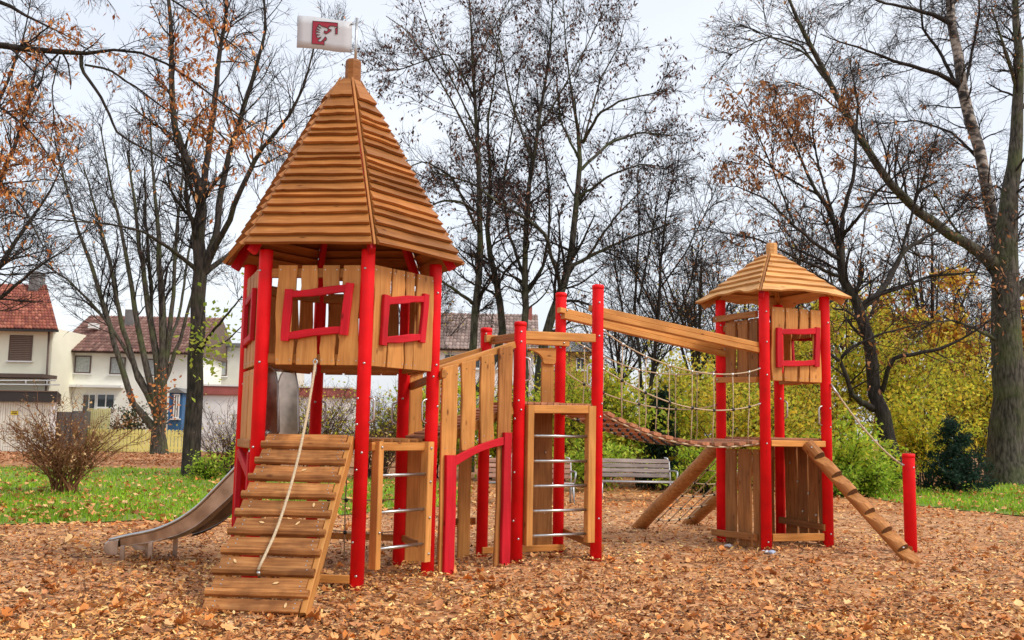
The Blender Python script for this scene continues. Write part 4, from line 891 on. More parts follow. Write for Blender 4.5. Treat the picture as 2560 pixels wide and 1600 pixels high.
# house with the red roof
Y = 57.0; x0, x1 = PX(-260, 900, Y), PX(128, 900, Y); ze = PZ(60, 818, Y)
HL = thing('terraced_house', 'cream house with bright red tiled roof and closed brown shutter', 'house', ((x0 + x1) / 2, Y + 4, 0), 'row of houses behind the playground')
box('wall', HL, x0, x1, Y, Y + 9, 0, ze, M_CREAM)
zr = PZ(60, 712, Y + 4.5)
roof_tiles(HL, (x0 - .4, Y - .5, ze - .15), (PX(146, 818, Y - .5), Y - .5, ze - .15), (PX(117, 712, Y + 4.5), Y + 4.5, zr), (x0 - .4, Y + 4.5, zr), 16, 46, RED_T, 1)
V = [(x0 - .4, Y - .5, ze - .2), (PX(146, 818, Y - .5), Y - .5, ze - .2), (PX(117, 712, Y + 4.5), Y + 4.5, zr - .05), (x0 - .4, Y + 4.5, zr - .05), (PX(117, 712, Y + 4.5) - 2.5, Y + 9.5, ze - .2), (x0 - .4, Y + 9.5, ze - .2)]
mobj('roof', py_mesh('roof', V, [(0, 1, 2, 3), (1, 4, 2), (4, 5, 3, 2), (0, 5, 4, 1), (0, 3, 5)], M_REDB), HL)
box('gutter', HL, x0 - .4, PX(146, 818, Y - .6), Y - .68, Y - .52, ze - .3, ze - .17, M_FASC)
box('chimney', HL, PX(78, 730, Y + 4), PX(100, 730, Y + 4), Y + 3.6, Y + 4.6, zr - .8, zr + .75, M_GREYB)
window(HL, 23, 838, 81, 902, Y, 'shutter'); window(HL, -140, 838, -82, 902, Y, 'shutter')
box('balcony_slab', HL, x0, PX(110, 942, Y - 1.6), Y - 1.8, Y, PZ(60, 947, Y), PZ(60, 938, Y), M_PIPE)
tube('downpipe', HL, [(PX(125, 830, Y), Y - .12, ze - .25), (PX(120, 980, Y), Y - .12, .1)], .06, M_PIPE, 8)
# house with the brown roof
Y2 = 60.0; x0b, x1b = PX(143, 900, Y2), PX(484, 900, Y2); zeb = PZ(300, 876, Y2)
HM = thing('terraced_house', 'pale cream house with brown tiled roof behind the vase-shaped tree', 'house', ((x0b + x1b) / 2, Y2 + 4, 0), 'row of houses behind the playground')
box('wall', HM, x0b + .15, x1b, Y2, Y2 + 9, 0, zeb, M_CREAM2)
zrb = PZ(300, 791, Y2 + 4.5)
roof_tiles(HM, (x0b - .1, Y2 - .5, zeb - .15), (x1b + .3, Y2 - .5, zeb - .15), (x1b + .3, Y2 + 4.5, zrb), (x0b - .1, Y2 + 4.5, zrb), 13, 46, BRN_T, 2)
V = [(x0b - .1, Y2 - .5, zeb - .2), (x1b + .3, Y2 - .5, zeb - .2), (x1b + .3, Y2 + 4.5, zrb - .05), (x0b - .1, Y2 + 4.5, zrb - .05), (x1b + .3, Y2 + 9.5, zeb - .2), (x0b - .1, Y2 + 9.5, zeb - .2)]
mobj('roof', py_mesh('roof', V, [(0, 1, 2, 3), (1, 4, 2), (4, 5, 3, 2), (0, 5, 4, 1), (0, 3, 5)], M_SHUT), HM)
for a, b, c, d in ((187, 889, 228, 933), (275, 893, 314, 936), (366, 897, 404, 940)): window(HM, a, b, c, d, Y2, 'brown')
for a, b, c, d in ((205, 984, 240, 1040), (242, 984, 288, 1020)): window(HM, a, b, c, d, Y2, 'glass')
box('awning', HM, PX(162, 965, Y2), PX(310, 965, Y2), Y2 - .5, Y2 - .02, PZ(240, 969, Y2), PZ(240, 963, Y2), M_TRIM)
box('skylight', HM, PX(235, 815, Y2 + 2.5), PX(252, 815, Y2 + 2.5), Y2 + 1.6, Y2 + 2.3, PZ(240, 822, Y2 + 2), PZ(240, 809, Y2 + 2), M_TRIM)
box('chimney', HM, PX(312, 790, Y2 + 3), PX(332, 790, Y2 + 3), Y2 + 3, Y2 + 4, zrb - 1.2, zrb + .3, M_GREYB)
tube('downpipe', HM, [(PX(158, 880, Y2), Y2 - .1, zeb - .2), (PX(152, 1000, Y2), Y2 - .1, .2)], .06, M_PIPE, 8)
# end house, low annexe with a red band, blue shed
Y3 = 66.0; HE = thing('terraced_house', 'grey beige house end beside the pale cream house, behind bare twigs', 'house', (PX(570, 900, Y3), Y3 + 4, 0), 'row of houses behind the playground')
box('wall', HE, PX(470, 900, Y3), PX(700, 900, Y3), Y3, Y3 + 8, 0, PZ(560, 868, Y3), M_GREYW)
box('roof', HE, PX(466, 900, Y3), PX(704, 900, Y3), Y3 - .4, Y3 + 8.4, PZ(560, 868, Y3) + .003, PZ(560, 858, Y3), M_GREYB, .05)
box('corner_wall', HE, PX(490, 900, Y3), PX(516, 900, Y3), Y3 - .3, Y3 - .002, 0, PZ(500, 890, Y3), M_WHITE)
window(HE, 540, 900, 568, 940, Y3, 'brown')
Y4 = 58.0; AN = thing('low_annexe', 'low white building with a dull red roof band behind the tall tower', 'building', (PX(700, 1000, Y4), Y4 + 3, 0))
zt = PZ(560, 988, Y4); box('wall', AN, PX(480, 1000, Y4), PX(880, 1000, Y4), Y4, Y4 + 6, 0, zt, M_WHITE)
box('roof_band', AN, PX(478, 1000, Y4), PX(883, 1000, Y4), Y4 - .2, Y4 + 6.2, zt + .003, PZ(560, 966, Y4), M_REDB, .03)
box('cap', AN, PX(478, 1000, Y4), PX(883, 1000, Y4), Y4 - .25, Y4 + 6.25, PZ(560, 966, Y4) + .003, PZ(560, 962, Y4), M_TRIM)
Y5 = 55.0; BS = thing('blue_shed', 'narrow blue boarded shed with white window beside the tall trunk', 'shed', (PX(438, 1020, Y5), Y5 + 1, 0))
xa, xb = PX(421, 1020, Y5), PX(456, 1020, Y5); zs = PZ(438, 982, Y5); nb = 8
box('core', BS, xa + .02, xb - .02, Y5 + .03, Y5 + 2, 0, zs, M_BLUE)
for i in range(nb): box('board', BS, xa + (xb - xa) * i / nb + .008, xa + (xb - xa) * (i + 1) / nb - .008, Y5, Y5 + .028, 0, zs, M_BLUE)
window(BS, 434, 985, 449, 1046, Y5 - .02, 'glass')
V = [(xa - .15, Y5 - .15, zs), (xb + .15, Y5 - .15, zs), ((xa + xb) / 2, Y5 - .15, zs + .3), (xa - .15, Y5 + 2.1, zs), (xb + .15, Y5 + 2.1, zs), ((xa + xb) / 2, Y5 + 2.1, zs + .3)]
mobj('roof', py_mesh('roof', V, [(0, 1, 2), (3, 5, 4), (0, 2, 5, 3), (1, 4, 5, 2), (0, 3, 4, 1)], M_GREYB), BS)
# houses far behind the middle tree group
Y6 = 58.0; HF = thing('background_house', 'white house with brown tiled roof behind the middle trees', 'house', (PX(1210, 900, Y6), Y6 + 4, 0))
xa, xb = PX(1075, 900, Y6), PX(1335, 900, Y6); z6 = PZ(1200, 872, Y6); zr6 = PZ(1200, 785, Y6 + 4.5)
box('wall', HF, xa, xb, Y6, Y6 + 9, 0, z6, M_WHITE)
roof_tiles(HF, (xa - .3, Y6 - .4, z6 - .1), (xb + .3, Y6 - .4, z6 - .1), (xb + .3, Y6 + 4.5, zr6), (xa - .3, Y6 + 4.5, zr6), 12, 30, [(.30, .22, .19), (.25, .18, .155), (.36, .27, .235)], 5)
V = [(xa - .3, Y6 - .4, z6 - .15), (xb + .3, Y6 - .4, z6 - .15), (xb + .3, Y6 + 4.5, zr6 - .05), (xa - .3, Y6 + 4.5, zr6 - .05), (xb + .3, Y6 + 9.4, z6 - .15), (xa - .3, Y6 + 9.4, z6 - .15)]
mobj('roof', py_mesh('roof', V, [(0, 1, 2, 3), (1, 4, 2), (4, 5, 3, 2), (0, 5, 4, 1), (0, 3, 5)], M_SHUT), HF)
box('chimney', HF, PX(1316, 780, Y6 + 4), PX(1330, 780, Y6 + 4), Y6 + 3.6, Y6 + 4.4, zr6 - .6, PZ(1322, 768, Y6 + 4), M_REDB)
for a in (1110, 1170, 1240): window(HF, a, 884, a + 32, 922, Y6, 'glass')
Y7 = 62.0; HG = thing('background_house', 'yellow house with grey roof glimpsed between bushes right of the middle tower', 'house', (PX(1460, 900, Y7), Y7 + 4, 0))
xa, xb = PX(1370, 900, Y7), PX(1475, 900, Y7); z7 = PZ(1450, 880, Y7)
box('wall', HG, xa, xb, Y7, Y7 + 8, 0, z7, mat_plain('yellow_render', (.62, .42, .12), .9, var=.08, scale=1))
V = [(xa - .3, Y7 - .4, z7), (xb + .3, Y7 - .4, z7), (xb + .3, Y7 + 4, PZ(1450, 838, Y7 + 4)), (xa - .3, Y7 + 4, PZ(1450, 838, Y7 + 4)), (xb + .3, Y7 + 8.4, z7), (xa - .3, Y7 + 8.4, z7)]
mobj('roof', py_mesh('roof', V, [(0, 1, 2, 3), (1, 4, 2), (4, 5, 3, 2), (0, 5, 4, 1), (0, 3, 5)], M_GREYB), HG)
window(HG, 1385, 895, 1408, 925, Y7, 'glass'); window(HG, 1440, 895, 1463, 925, Y7, 'glass')
# garage
Y8 = 50.0; xa, xb = PX(-160, 1060, Y8), PX(137, 1060, Y8); zt = PZ(60, 1004, Y8)
GA = thing('garage', 'flat roofed garage with ivory ribbed door and dark fascia', 'garage', ((xa + xb) / 2, Y8 + 3, 0))
BACK = -2.7                                                   # the plot is slanted: side walls run back to the left
mobj('wall', py_mesh('wall', [(xa, Y8 + .1, 0), (xb, Y8 + .1, 0), (xb + BACK, Y8 + 6, 0), (xa + BACK, Y8 + 6, 0), (xa, Y8 + .1, zt), (xb, Y8 + .1, zt), (xb + BACK, Y8 + 6, zt), (xa + BACK, Y8 + 6, zt)], [(3, 2, 1, 0), (4, 5, 6, 7), (0, 1, 5, 4), (1, 2, 6, 5), (2, 3, 7, 6), (3, 0, 4, 7)], M_WHITE), GA)
def skew_slab(nm, y0, y1, z0, z1, mt, e): return mobj(nm, py_mesh(nm, [(xa - e, y0, z0), (xb + e, y0, z0), (xb + e + BACK, y1, z0), (xa - e + BACK, y1, z0), (xa - e, y0, z1), (xb + e, y0, z1), (xb + e + BACK, y1, z1), (xa - e + BACK, y1, z1)], [(3, 2, 1, 0), (4, 5, 6, 7), (0, 1, 5, 4), (1, 2, 6, 5), (2, 3, 7, 6), (3, 0, 4, 7)], mt), GA)
skew_slab('fascia', Y8 - .25, Y8 + 6.1, zt + .003, zt + .5, M_FASC, .12)
skew_slab('roof_edge', Y8 - .28, Y8 + 6.12, zt + .503, zt + .56, M_SHUT, .14)
xd = PX(120, 1060, Y8); nr = 46
dr = bpy.data.objects.new('door', None); link(dr, GA, Matrix.Translation(((xa + xd) / 2, Y8, 0)))
for i in range(nr): box('rib', dr, xa + (xd - xa) * i / nr + .012, xa + (xd - xa) * (i + 1) / nr - .012, Y8 + .02, Y8 + .06, .05, zt - .05, M_GDOOR)
box('panel', dr, xa, xd, Y8 + .061, Y8 + .08, .04, zt - .04, M_GDOOR)
sg = box('sign', dr, PX(27, 1031, Y8), PX(45, 1031, Y8), Y8, Y8 + .015, PZ(36, 1037, Y8), PZ(36, 1027, Y8), M_SIGN)
for zz, w in ((PZ(36, 1029.5, Y8), .12), (PZ(36, 1033.5, Y8), .14)): box('lettering', sg, PX(36, 1031, Y8) - w, PX(36, 1031, Y8) + w, Y8 - .004, Y8 - .001, zz - .025, zz + .015, M_INK)
for (a, b) in (((-100, 951), (140, 951)), ((-100, 960), (150, 962))):
    tube('roof_railing', GA, [at(a[0], a[1], Y8 + 3), at(b[0], b[1], Y8 + 3)], .035, M_TRIM, 6)
for a in (-90, 65, 118): tube('railing_post', GA, [at(a, 951, Y8 + 3), np.array([at(a, 951, Y8 + 3)[0], Y8 + 3, PZ(60, 985, Y8) + .6])], .03, M_TRIM, 6)
# grey sheds and fences
SH = thing('grey_sheds', 'low grey metal shed between garage and pale paling fence', 'shed', (PX(180, 1050, 54), 55, 0))
for a, b, t in ((138, 178, 1030), (178, 214, 1027)): box('shed_wall', SH, PX(a, 1050, 54), PX(b, 1050, 54) - .02, 54, 56, 0, PZ(176, t, 54), M_GREYB, .02)
PF = thing('paling_fence', 'tall pale yellow paling fence beside the grey shed', 'fence', (PX(245, 1050, 54.6), 54.6, 0))
for i in range(12):
    a = 215 + 5 * i; box('pale', PF, PX(a, 1050, 54.6) + .012, PX(a + 5, 1050, 54.6) - .012, 54.6, 54.64, 0, PZ(a, 1021, 54.6) + rnd.uniform(-.03, .03), M_YEL2)
for y in (1032, 1060): box('rail', PF, PX(215, y, 54.6), PX(275, y, 54.6), 54.645, 54.7, PZ(245, y, 54.6) - .05, PZ(245, y, 54.6) + .05, M_YEL2)
PK = thing('picket_fence', 'bright yellow picket fence behind the vase-shaped tree', 'fence', (PX(350, 1130, 53), 53, 0))
PKM = poly_mesh([(-.082, 0), (.082, 0), (.082, 1.08), (.07, 1.15), (.04, 1.19), (0, 1.205), (-.04, 1.19), (-.07, 1.15), (-.082, 1.08)], .025); PKM.materials.append(M_YEL)
xs = PX(272, 1100, 53); xe = PX(492, 1100, 53); n = int((xe - xs) / .195)
for i in range(n): mobj('picket', PKM, PK, Matrix(((1, 0, 0, xs + .195 * i + .1), (0, 0, -1, 53), (0, 1, 0, .06 + rnd.uniform(-.012, .012)), (0, 0, 0, 1))))
for z in (.3, .95): box('rail', PK, xs, xe, 53.002, 53.06, z - .05, z + .05, M_YEL)
GT = thing('picket_fence', 'angled tan yellow fence panel left of the bright picket fence', 'fence', (PX(250, 1130, 52), 52.6, 0))
pa, pb = np.array([PX(165, 1100, 56), 56]), np.array([xs - .05, 53])
ng = 24
for i in range(ng):
    f0 = i / ng; q = pa + (pb - pa) * (i + .5) / ng; d = (pb - pa) / np.linalg.norm(pb - pa)
    mobj('picket', PKM, GT, Matrix(((d[0], 0, d[1], q[0]), (d[1], 0, -d[0], q[1]), (0, 1, 0, .05), (0, 0, 0, 1))))
tag(flat('garden_bed', [gp(*p)[:2] for p in [(230, 1150), (480, 1152), (490, 1133), (250, 1130)]], .012, M_GROUND), kind='structure')
# ------------------------------------------------------------------ trees
class Tree:
    def __init__(s, seed): s.r = np.random.default_rng(seed); s.lv = []
    def limbs(s, specs, Y, K=14):
        """specs: polylines of (px, py, width_px[, dY]) at distance Y"""
        P = []; R = []
        for sp_ in specs:
            a = np.array([(at(p[0], p[1], Y + (p[3] if len(p) > 3 else 0))) for p in sp_]); r = np.array([p[2] * (Y + (p[3] if len(p) > 3 else 0)) / FPX / 2 for p in sp_])
            d = np.concatenate([[0], np.cumsum(np.linalg.norm(np.diff(a, axis=0), axis=1))]); t = np.linspace(0, d[-1], K + 1)
            q = np.stack([np.interp(t, d, a[:, k]) for k in range(3)], 1)
            q[1:-1] = (q[:-2] + 2 * q[1:-1] + q[2:]) / 4 * .6 + q[1:-1] * .4
            P.append(q); R.append(np.interp(t, d, r))
        P = np.array(P); R = np.array(R)
        jit = s.r.normal(0, 1, P.shape) * np.minimum(R[:, :, None] * .22, .035); jit[:, 0] = 0; P = P + jit
        s.lv.append((P, R)); return P, R
    def spawn(s, par, n, t0, t1, ang, L, rr, K=5, wob=.18, up=.0, rmin=.004, lmin=.2, angsd=.25, side=None, rmax=9, dec=.55):
        P, R = par; N, K1 = R.shape; r = s.r
        plen = np.linalg.norm(np.diff(P, axis=1), axis=2).sum(1)
        cnt = np.maximum(1, r.poisson(n * np.clip(plen / np.median(plen), .3, 2.5)) if N > 3 else np.full(N, n)).astype(int)
        idx = np.repeat(np.arange(N), cnt); M = len(idx); t = t0 + (t1 - t0) * r.random(M) ** .9
        x = t * (K1 - 1); i = np.minimum(x.astype(int), K1 - 2); f = (x - i)[:, None]
        p = P[idx, i] * (1 - f) + P[idx, i + 1] * f; T = P[idx, i + 1] - P[idx, i]; T /= np.linalg.norm(T, axis=1)[:, None] + 1e-9
        rad = R[idx, i] * (1 - f[:, 0]) + R[idx, i + 1] * f[:, 0]
        A = r.normal(0, 1, (M, 3)); A -= T * (A * T).sum(1)[:, None]; A /= np.linalg.norm(A, axis=1)[:, None] + 1e-9
        a = np.clip(r.normal(ang, angsd, M), .15, 1.9)[:, None]; D = np.cos(a) * T + np.sin(a) * A
        ln = np.maximum(lmin, L * r.uniform(.55, 1.25, M) * (1 - dec * t))
        if side is not None: D = D + np.array(side)
        D /= np.linalg.norm(D, axis=1)[:, None]
        r0 = np.clip(rad * rr * r.uniform(.7, 1.1, M), rmin, rmax)
        Q = np.zeros((M, K + 1, 3)); Q[:, 0] = p
        for k in range(K):
            D = D + r.normal(0, wob, (M, 3)); D[:, 2] += up; D /= np.linalg.norm(D, axis=1)[:, None]; Q[:, k + 1] = Q[:, k] + D * (ln / K)[:, None]
        RR = r0[:, None] * np.linspace(1, .4, K + 1)[None, :]
        s.lv.append((Q, RR)); return Q, RR
    def tips(s, par, per, t0=.2):
        P, R = par; N, K1 = R.shape; idx = np.repeat(np.arange(N), per); t = t0 + (1 - t0) * s.r.random(len(idx)); x = t * (K1 - 1); i = np.minimum(x.astype(int), K1 - 2); f = (x - i)[:, None]
        return P[idx, i] * (1 - f) + P[idx, i + 1] * f
def tubes_mesh(name, levels, sides, mat, origin):
    VV = []; QQ = []; off = 0
    for (P, R), S in zip(levels, sides):
        N, K1 = R.shape; T = np.gradient(P, axis=1); T /= np.linalg.norm(T, axis=2)[..., None] + 1e-9
        ref = np.where(np.abs(T[..., 2:3]) < .85, np.array([0, 0, 1.0]), np.array([1.0, 0, 0])); ref = ref[:, :1].repeat(K1, 1)
        A = np.cross(T, ref); A /= np.linalg.norm(A, axis=2)[..., None] + 1e-9; B = np.cross(T, A)
        th = np.arange(S) * 2 * math.pi / S
        V = P[:, :, None] + R[:, :, None, None] * (np.cos(th)[None, None, :, None] * A[:, :, None] + np.sin(th)[None, None, :, None] * B[:, :, None])
        I = off + np.arange(N * K1 * S).reshape(N, K1, S); J = np.roll(I, -1, axis=2)
        Q = np.stack([I[:, :-1], J[:, :-1], J[:, 1:], I[:, 1:]], -1).reshape(-1, 4)
        VV.append(V.reshape(-1, 3)); QQ.append(Q); off += N * K1 * S
    V = np.concatenate(VV) - np.array(origin)
    return np_mesh(name, V, np.concatenate(QQ), mat=mat, smooth=True)
def leaf_mesh(name, P, size, cols, mat, rng, hang=.5, aspect=.45, jitter=.05, origin=(0, 0, 0), bend=.25, flat_=1.0):
    """each leaf a blade folded along its midrib"""
    P = np.asarray(P) + rng.normal(0, jitter, np.shape(P)); N = len(P)
    D = rng.normal(0, 1, (N, 3)); D[:, 2] = D[:, 2] * (1 - hang) - hang * 1.6; D /= np.linalg.norm(D, axis=1)[:, None]
    A = rng.normal(0, 1, (N, 3)); A[:, 2] *= flat_; A -= D * (A * D).sum(1)[:, None]; A /= np.linalg.norm(A, axis=1)[:, None]; B = np.cross(D, A)
    L = (size * rng.uniform(.6, 1.3, N))[:, None]; W = L * aspect * rng.uniform(.7, 1.2, N)[:, None] / 2; F = W * bend * rng.uniform(-1, 2, N)[:, None]
    V = np.stack([P, P + D * L * .45 + A * W + B * F, P + D * L, P + D * L * .5 - A * W + B * F], 1)
    k = np.arange(N)[:, None] * 4
    tr = np.concatenate([k + np.array([0, 1, 2]), k + np.array([0, 2, 3])])
    cols = np.array(cols); c = cols[rng.integers(len(cols), size=N)] * rng.uniform(.7, 1.25, (N, 1)); c = np.repeat(c[:, None], 4, 1).reshape(-1, 3)
    return np_mesh(name, V.reshape(-1, 3) - np.array(origin), tris=tr, mat=mat, col=np.clip(c, 0, 1))
LEAF = mat_leafy('tree_leaf', .6, .55); LEAFD = mat_leafy('dry_leaf', .7, .2)
BARK_D = mat_bark('dark_bark', (.014, .011, .010), (.05, .040, .033), .15)
BARK_M = mat_bark('mossy_bark', (.026, .023, .018), (.115, .102, .08), .5)
BARK_B = mat_bark('brown_bark', (.018, .014, .012), (.068, .052, .042), .2)
TWIG = mat_bark('twig_bark', (.016, .013, .011), (.05, .040, .034))
TWIG_T = mat_bark('tan_twig_bark', (.11, .042, .02), (.33, .15, .065))
TWIG_B = mat_bark('brown_twig_bark', (.05, .025, .018), (.15, .085, .05))
m, n_, l_, b_ = newmat('birch_bark')
_tc = n_.new('ShaderNodeTexCoord'); _mp = n_.new('ShaderNodeMapping'); _mp.inputs['Scale'].default_value = (.9, .9, 2.2); l_.new(_tc.outputs['Object'], _mp.inputs[0])
_nz = n_.new('ShaderNodeTexNoise'); _nz.inputs['Scale'].default_value = 1.9; _nz.inputs['Distortion'].default_value = 1.2; _nz.inputs['Detail'].default_value = 6; l_.new(_mp.outputs[0], _nz.inputs['Vector'])
_rp = n_.new('ShaderNodeValToRGB'); setramp(_rp, [(.42, (.025, .02, .016)), (.50, (.13, .10, .08)), (.62, (.42, .36, .30))]); l_.new(_nz.outputs[0], _rp.inputs[0]); l_.new(_rp.outputs[0], b_.inputs['Base Color']); b_.inputs['Roughness'].default_value = .7
BIRCH = m
def finish(tr, name, label, base, trunk_levels, bark, twig, leaves=(), cat='tree', group=None, sides=(10, 6, 4, 3, 3, 3)):
    o = thing(name, label, cat, base, group); W = Matrix.Translation(Vector(base))
    mobj('trunk', tubes_mesh('trunk', tr.lv[:trunk_levels], sides[:trunk_levels], bark, base), o, W)
    rest = tr.lv[trunk_levels:]
    if rest: c = mobj('branches', tubes_mesh('branches', rest, sides[trunk_levels:trunk_levels + len(rest)], twig, base), o, W)
    for (P, size, cols, mat, kw) in leaves: mobj('crown', leaf_mesh('crown', P, size, cols, mat, tr.r, origin=base, **kw), o, W)
    return o
ORANGE = [(.56, .20, .05), (.66, .28, .075), (.46, .15, .04), (.72, .40, .17), (.38, .16, .07)]
DKBRN = [(.10, .05, .04), (.14, .065, .045), (.075, .04, .036), (.19, .09, .055)]
BROWN = [(.32, .13, .05), (.40, .18, .065), (.24, .10, .045), (.46, .22, .09)]
YELGR = [(.66, .66, .06), (.76, .68, .06), (.54, .62, .05), (.80, .66, .07), (.44, .54, .05), (.70, .68, .10)]
YEL = [(.82, .60, .06), (.88, .66, .08), (.74, .50, .05), (.82, .68, .14)]
GREEN = [(.32, .48, .04), (.42, .58, .05), (.26, .42, .035), (.52, .64, .07), (.60, .64, .08)]

def ramify(t, par, Y, n=(16, 8, 5), L=(2.6, 1.15, .55), ang=.72, up=(.03, .02, 0), t0=.25, rr=.42, rmax=9, k=.8):
    k = k * Y / 30
    B = t.spawn(par, n[0], t0, 1, ang, L[0], rr, 6, .14, up[0], .016 * k, angsd=.22, rmax=rmax)
    C = t.spawn(B, n[1], .12, 1, .7, L[1], .55, 4, .17, up[1], .010 * k)
    return B, C, t.spawn(C, n[2], .1, 1, .7, L[2], .65, 2, .22, up[2], .0068 * k)
# tall forked tree on the left lawn
Y = 29.3; t = Tree(1); base = gp(479, 1193)
A_ = t.limbs([[(479, 1200, 54), (481, 1150, 44), (484, 1050, 42), (488, 950, 39), (494, 800, 36), (500, 690, 36), (505, 640, 32), (507, 509, 27), (502, 463, 24), (468, 417, 18), (440, 347, 17), (428, 231, 15), (430, 93, 12), (421, 0, 9), (415, -90, 6)],
             [(503, 480, 18), (514, 440, 17), (523, 347, 16), (537, 259, 14), (546, 139, 12), (565, 46, 9), (569, -60, 6)],
             [(503, 680, 22), (532, 625, 18), (556, 463, 15, 1), (574, 384, 14, 1), (616, 241, 12, 2), (639, 176, 10, 2), (667, 74, 7, 2), (653, -60, 4, 2)],
             [(505, 685, 20), (523, 657, 17), (597, 486, 13, -1), (648, 380, 11, -1), (718, 296, 8, -2), (759, 222, 6, -2), (800, 60, 3, -2)],
             [(498, 680, 14), (481, 662, 12), (417, 616, 9, -1), (361, 579, 7, -2), (278, 560, 5, -2), (162, 551, 4, -3), (20, 540, 2, -3)],
             [(505, 690, 16), (530, 668, 14), (575, 635, 12, 1), (640, 560, 8, 2), (700, 430, 6, 2), (760, 330, 4, 2), (800, 250, 2, 2)],
             [(497, 880, 9), (530, 830, 7, -.5), (565, 790, 6, -1), (605, 740, 3, -1.5)], [(494, 860, 7), (530, 870, 5, .5), (570, 850, 4, 1), (620, 800, 2, 1)]], Y, 18)
B_, C_, D_ = ramify(t, A_, Y, (15, 8, 4), t0=.36)
low = A_[0][6:8]; lowt = t.tips((low, A_[1][6:8]), 40, .3)
lv = np.concatenate([lowt + t.r.normal(0, .35, lowt.shape), np.array([at(515 + t.r.normal(0, 30), 860 + t.r.normal(0, 45), Y - .6) for _ in range(130)])])
finish(t, 'forked_tree', 'tall forked dark tree standing on the lawn behind the slide', base, 1, BARK_B, TWIG, [(lv, .17, [(.42, .48, .06), (.50, .50, .08), (.34, .44, .06)], LEAF, dict(aspect=.7, hang=.3)), (t.tips(D_, 1)[::14], .09, ORANGE, LEAFD, dict(hang=.6))])

# vase-shaped tree by the picket fence
Y = 51.0; t = Tree(2); base = gp(398, 1137)
A_ = t.limbs([[(398, 1142, 48), (398, 1110, 36), (398, 1080, 34), (402, 1040, 30), (405, 960, 24), (410, 880, 21), (405, 760, 17), (400, 640, 13), (390, 520, 9), (380, 400, 6), (375, 290, 3)],
             [(396, 1085, 24), (372, 1062, 18), (330, 1010, 16), (300, 900, 14), (270, 800, 12), (235, 680, 10), (190, 560, 7), (160, 450, 5), (135, 340, 3)],
             [(398, 1060, 20), (380, 1020, 16), (340, 930, 14), (300, 800, 11), (285, 700, 10), (250, 560, 7), (210, 420, 3)],
             [(399, 1050, 20), (370, 930, 16), (340, 800, 13), (325, 690, 11), (300, 560, 8), (270, 430, 5), (250, 310, 3)],
             [(402, 1020, 20), (390, 880, 17), (370, 760, 14), (350, 640, 11), (340, 520, 8), (318, 380, 4)],
             [(405, 980, 16), (425, 850, 13), (432, 740, 10), (440, 600, 8), (455, 450, 5), (470, 340, 3)],
             [(408, 960, 13), (450, 850, 9), (480, 740, 7), (520, 620, 5), (560, 520, 3)],
             [(385, 1010, 11), (320, 880, 9), (250, 780, 7), (170, 700, 5), (80, 640, 3), (20, 620, 2)],
             [(395, 960, 11), (380, 820, 10, 1), (376, 700, 9, 1), (365, 560, 7, 2), (362, 420, 4, 2)], [(410, 900, 9), (450, 780, 7, 2), (470, 640, 6, 3), (500, 500, 3, 3)]], Y, 16)
B_, C_, D_ = ramify(t, A_, Y, (14, 8, 4), (4.4, 1.9, .9), .5, (.05, .04, .02), .3)
q = np.array([at(405 + t.r.normal(0, 16), 1005 + t.r.normal(0, 45), Y - .7) for _ in range(150)] + [at(325 + t.r.normal(0, 8), 995 + t.r.normal(0, 10), Y - .7) for _ in range(25)])
finish(t, 'vase_tree', 'bare vase-shaped tree with many steep limbs by the picket fence', base, 1, BARK_M, TWIG, [(q, .22, ORANGE, LEAFD, dict(aspect=.6, hang=.4, jitter=.1)), (t.tips(D_, 1)[::9], .13, DKBRN, LEAFD, dict(hang=.6))])

# overhanging tree whose trunk stands outside the frame on the left
Y = 17.0; t = Tree(3); base = np.array([at(-620, 1000, Y)[0], Y, 0])
A_ = t.limbs([[(-640, 1420, 130), (-625, 1000, 100), (-600, 600, 84), (-560, 300, 66), (-520, 60, 44), (-500, -200, 26)],
             [(-570, 380, 44), (-420, 240, 34), (-250, 140, 26), (-100, 108, 19), (0, 113, 17), (80, 122, 15), (150, 130, 14), (205, 142, 12), (235, 130, 8), (305, 115, 7), (370, 135, 6.5), (430, 165, 6), (520, 230, 5), (600, 290, 3.5), (700, 365, 2)],
             [(203, 140, 11), (199, 172, 9), (235, 215, 8), (265, 265, 7), (290, 330, 6), (345, 365, 5), (390, 385, 4.5), (440, 425, 3.5), (510, 490, 2)],
             [(212, 162, 6), (270, 172, 6), (350, 225, 5), (410, 270, 4), (480, 330, 2.5), (600, 400, 1.5)],
             [(-540, 180, 34), (-300, -10, 24), (-100, -30, 17), (0, 2, 11), (40, 25, 9), (75, 46, 7), (115, 62, 5), (190, 100, 3), (250, 150, 2)],
             [(-540, 80, 30), (-250, -160, 22), (100, -120, 12), (300, -60, 8), (420, -10, 6), (520, 60, 4), (640, 160, 2.5)],
             [(-560, 300, 28), (-350, 260, 18), (-150, 230, 12), (-20, 250, 8), (80, 330, 5), (150, 430, 3), (200, 520, 2)],
             [(-590, 520, 28), (-350, 420, 18), (-150, 400, 11), (-20, 430, 7), (60, 520, 5), (110, 620, 3)],
             [(150, 130, 5), (110, 170, 4.5), (105, 200, 4), (75, 260, 3), (50, 330, 2)], [(150, 140, 4), (130, 220, 3.5), (135, 300, 3), (120, 400, 2)]], Y, 20)
S_ = (A_[0][1:], A_[1][1:])
B_, C_, D_ = ramify(t, S_, Y, (20, 7, 3), (1.3, .62, .34), .65, (-.05, -.05, -.04), .25, .4)
pts = np.concatenate([t.tips(C_, 5), t.tips(D_, 1)])
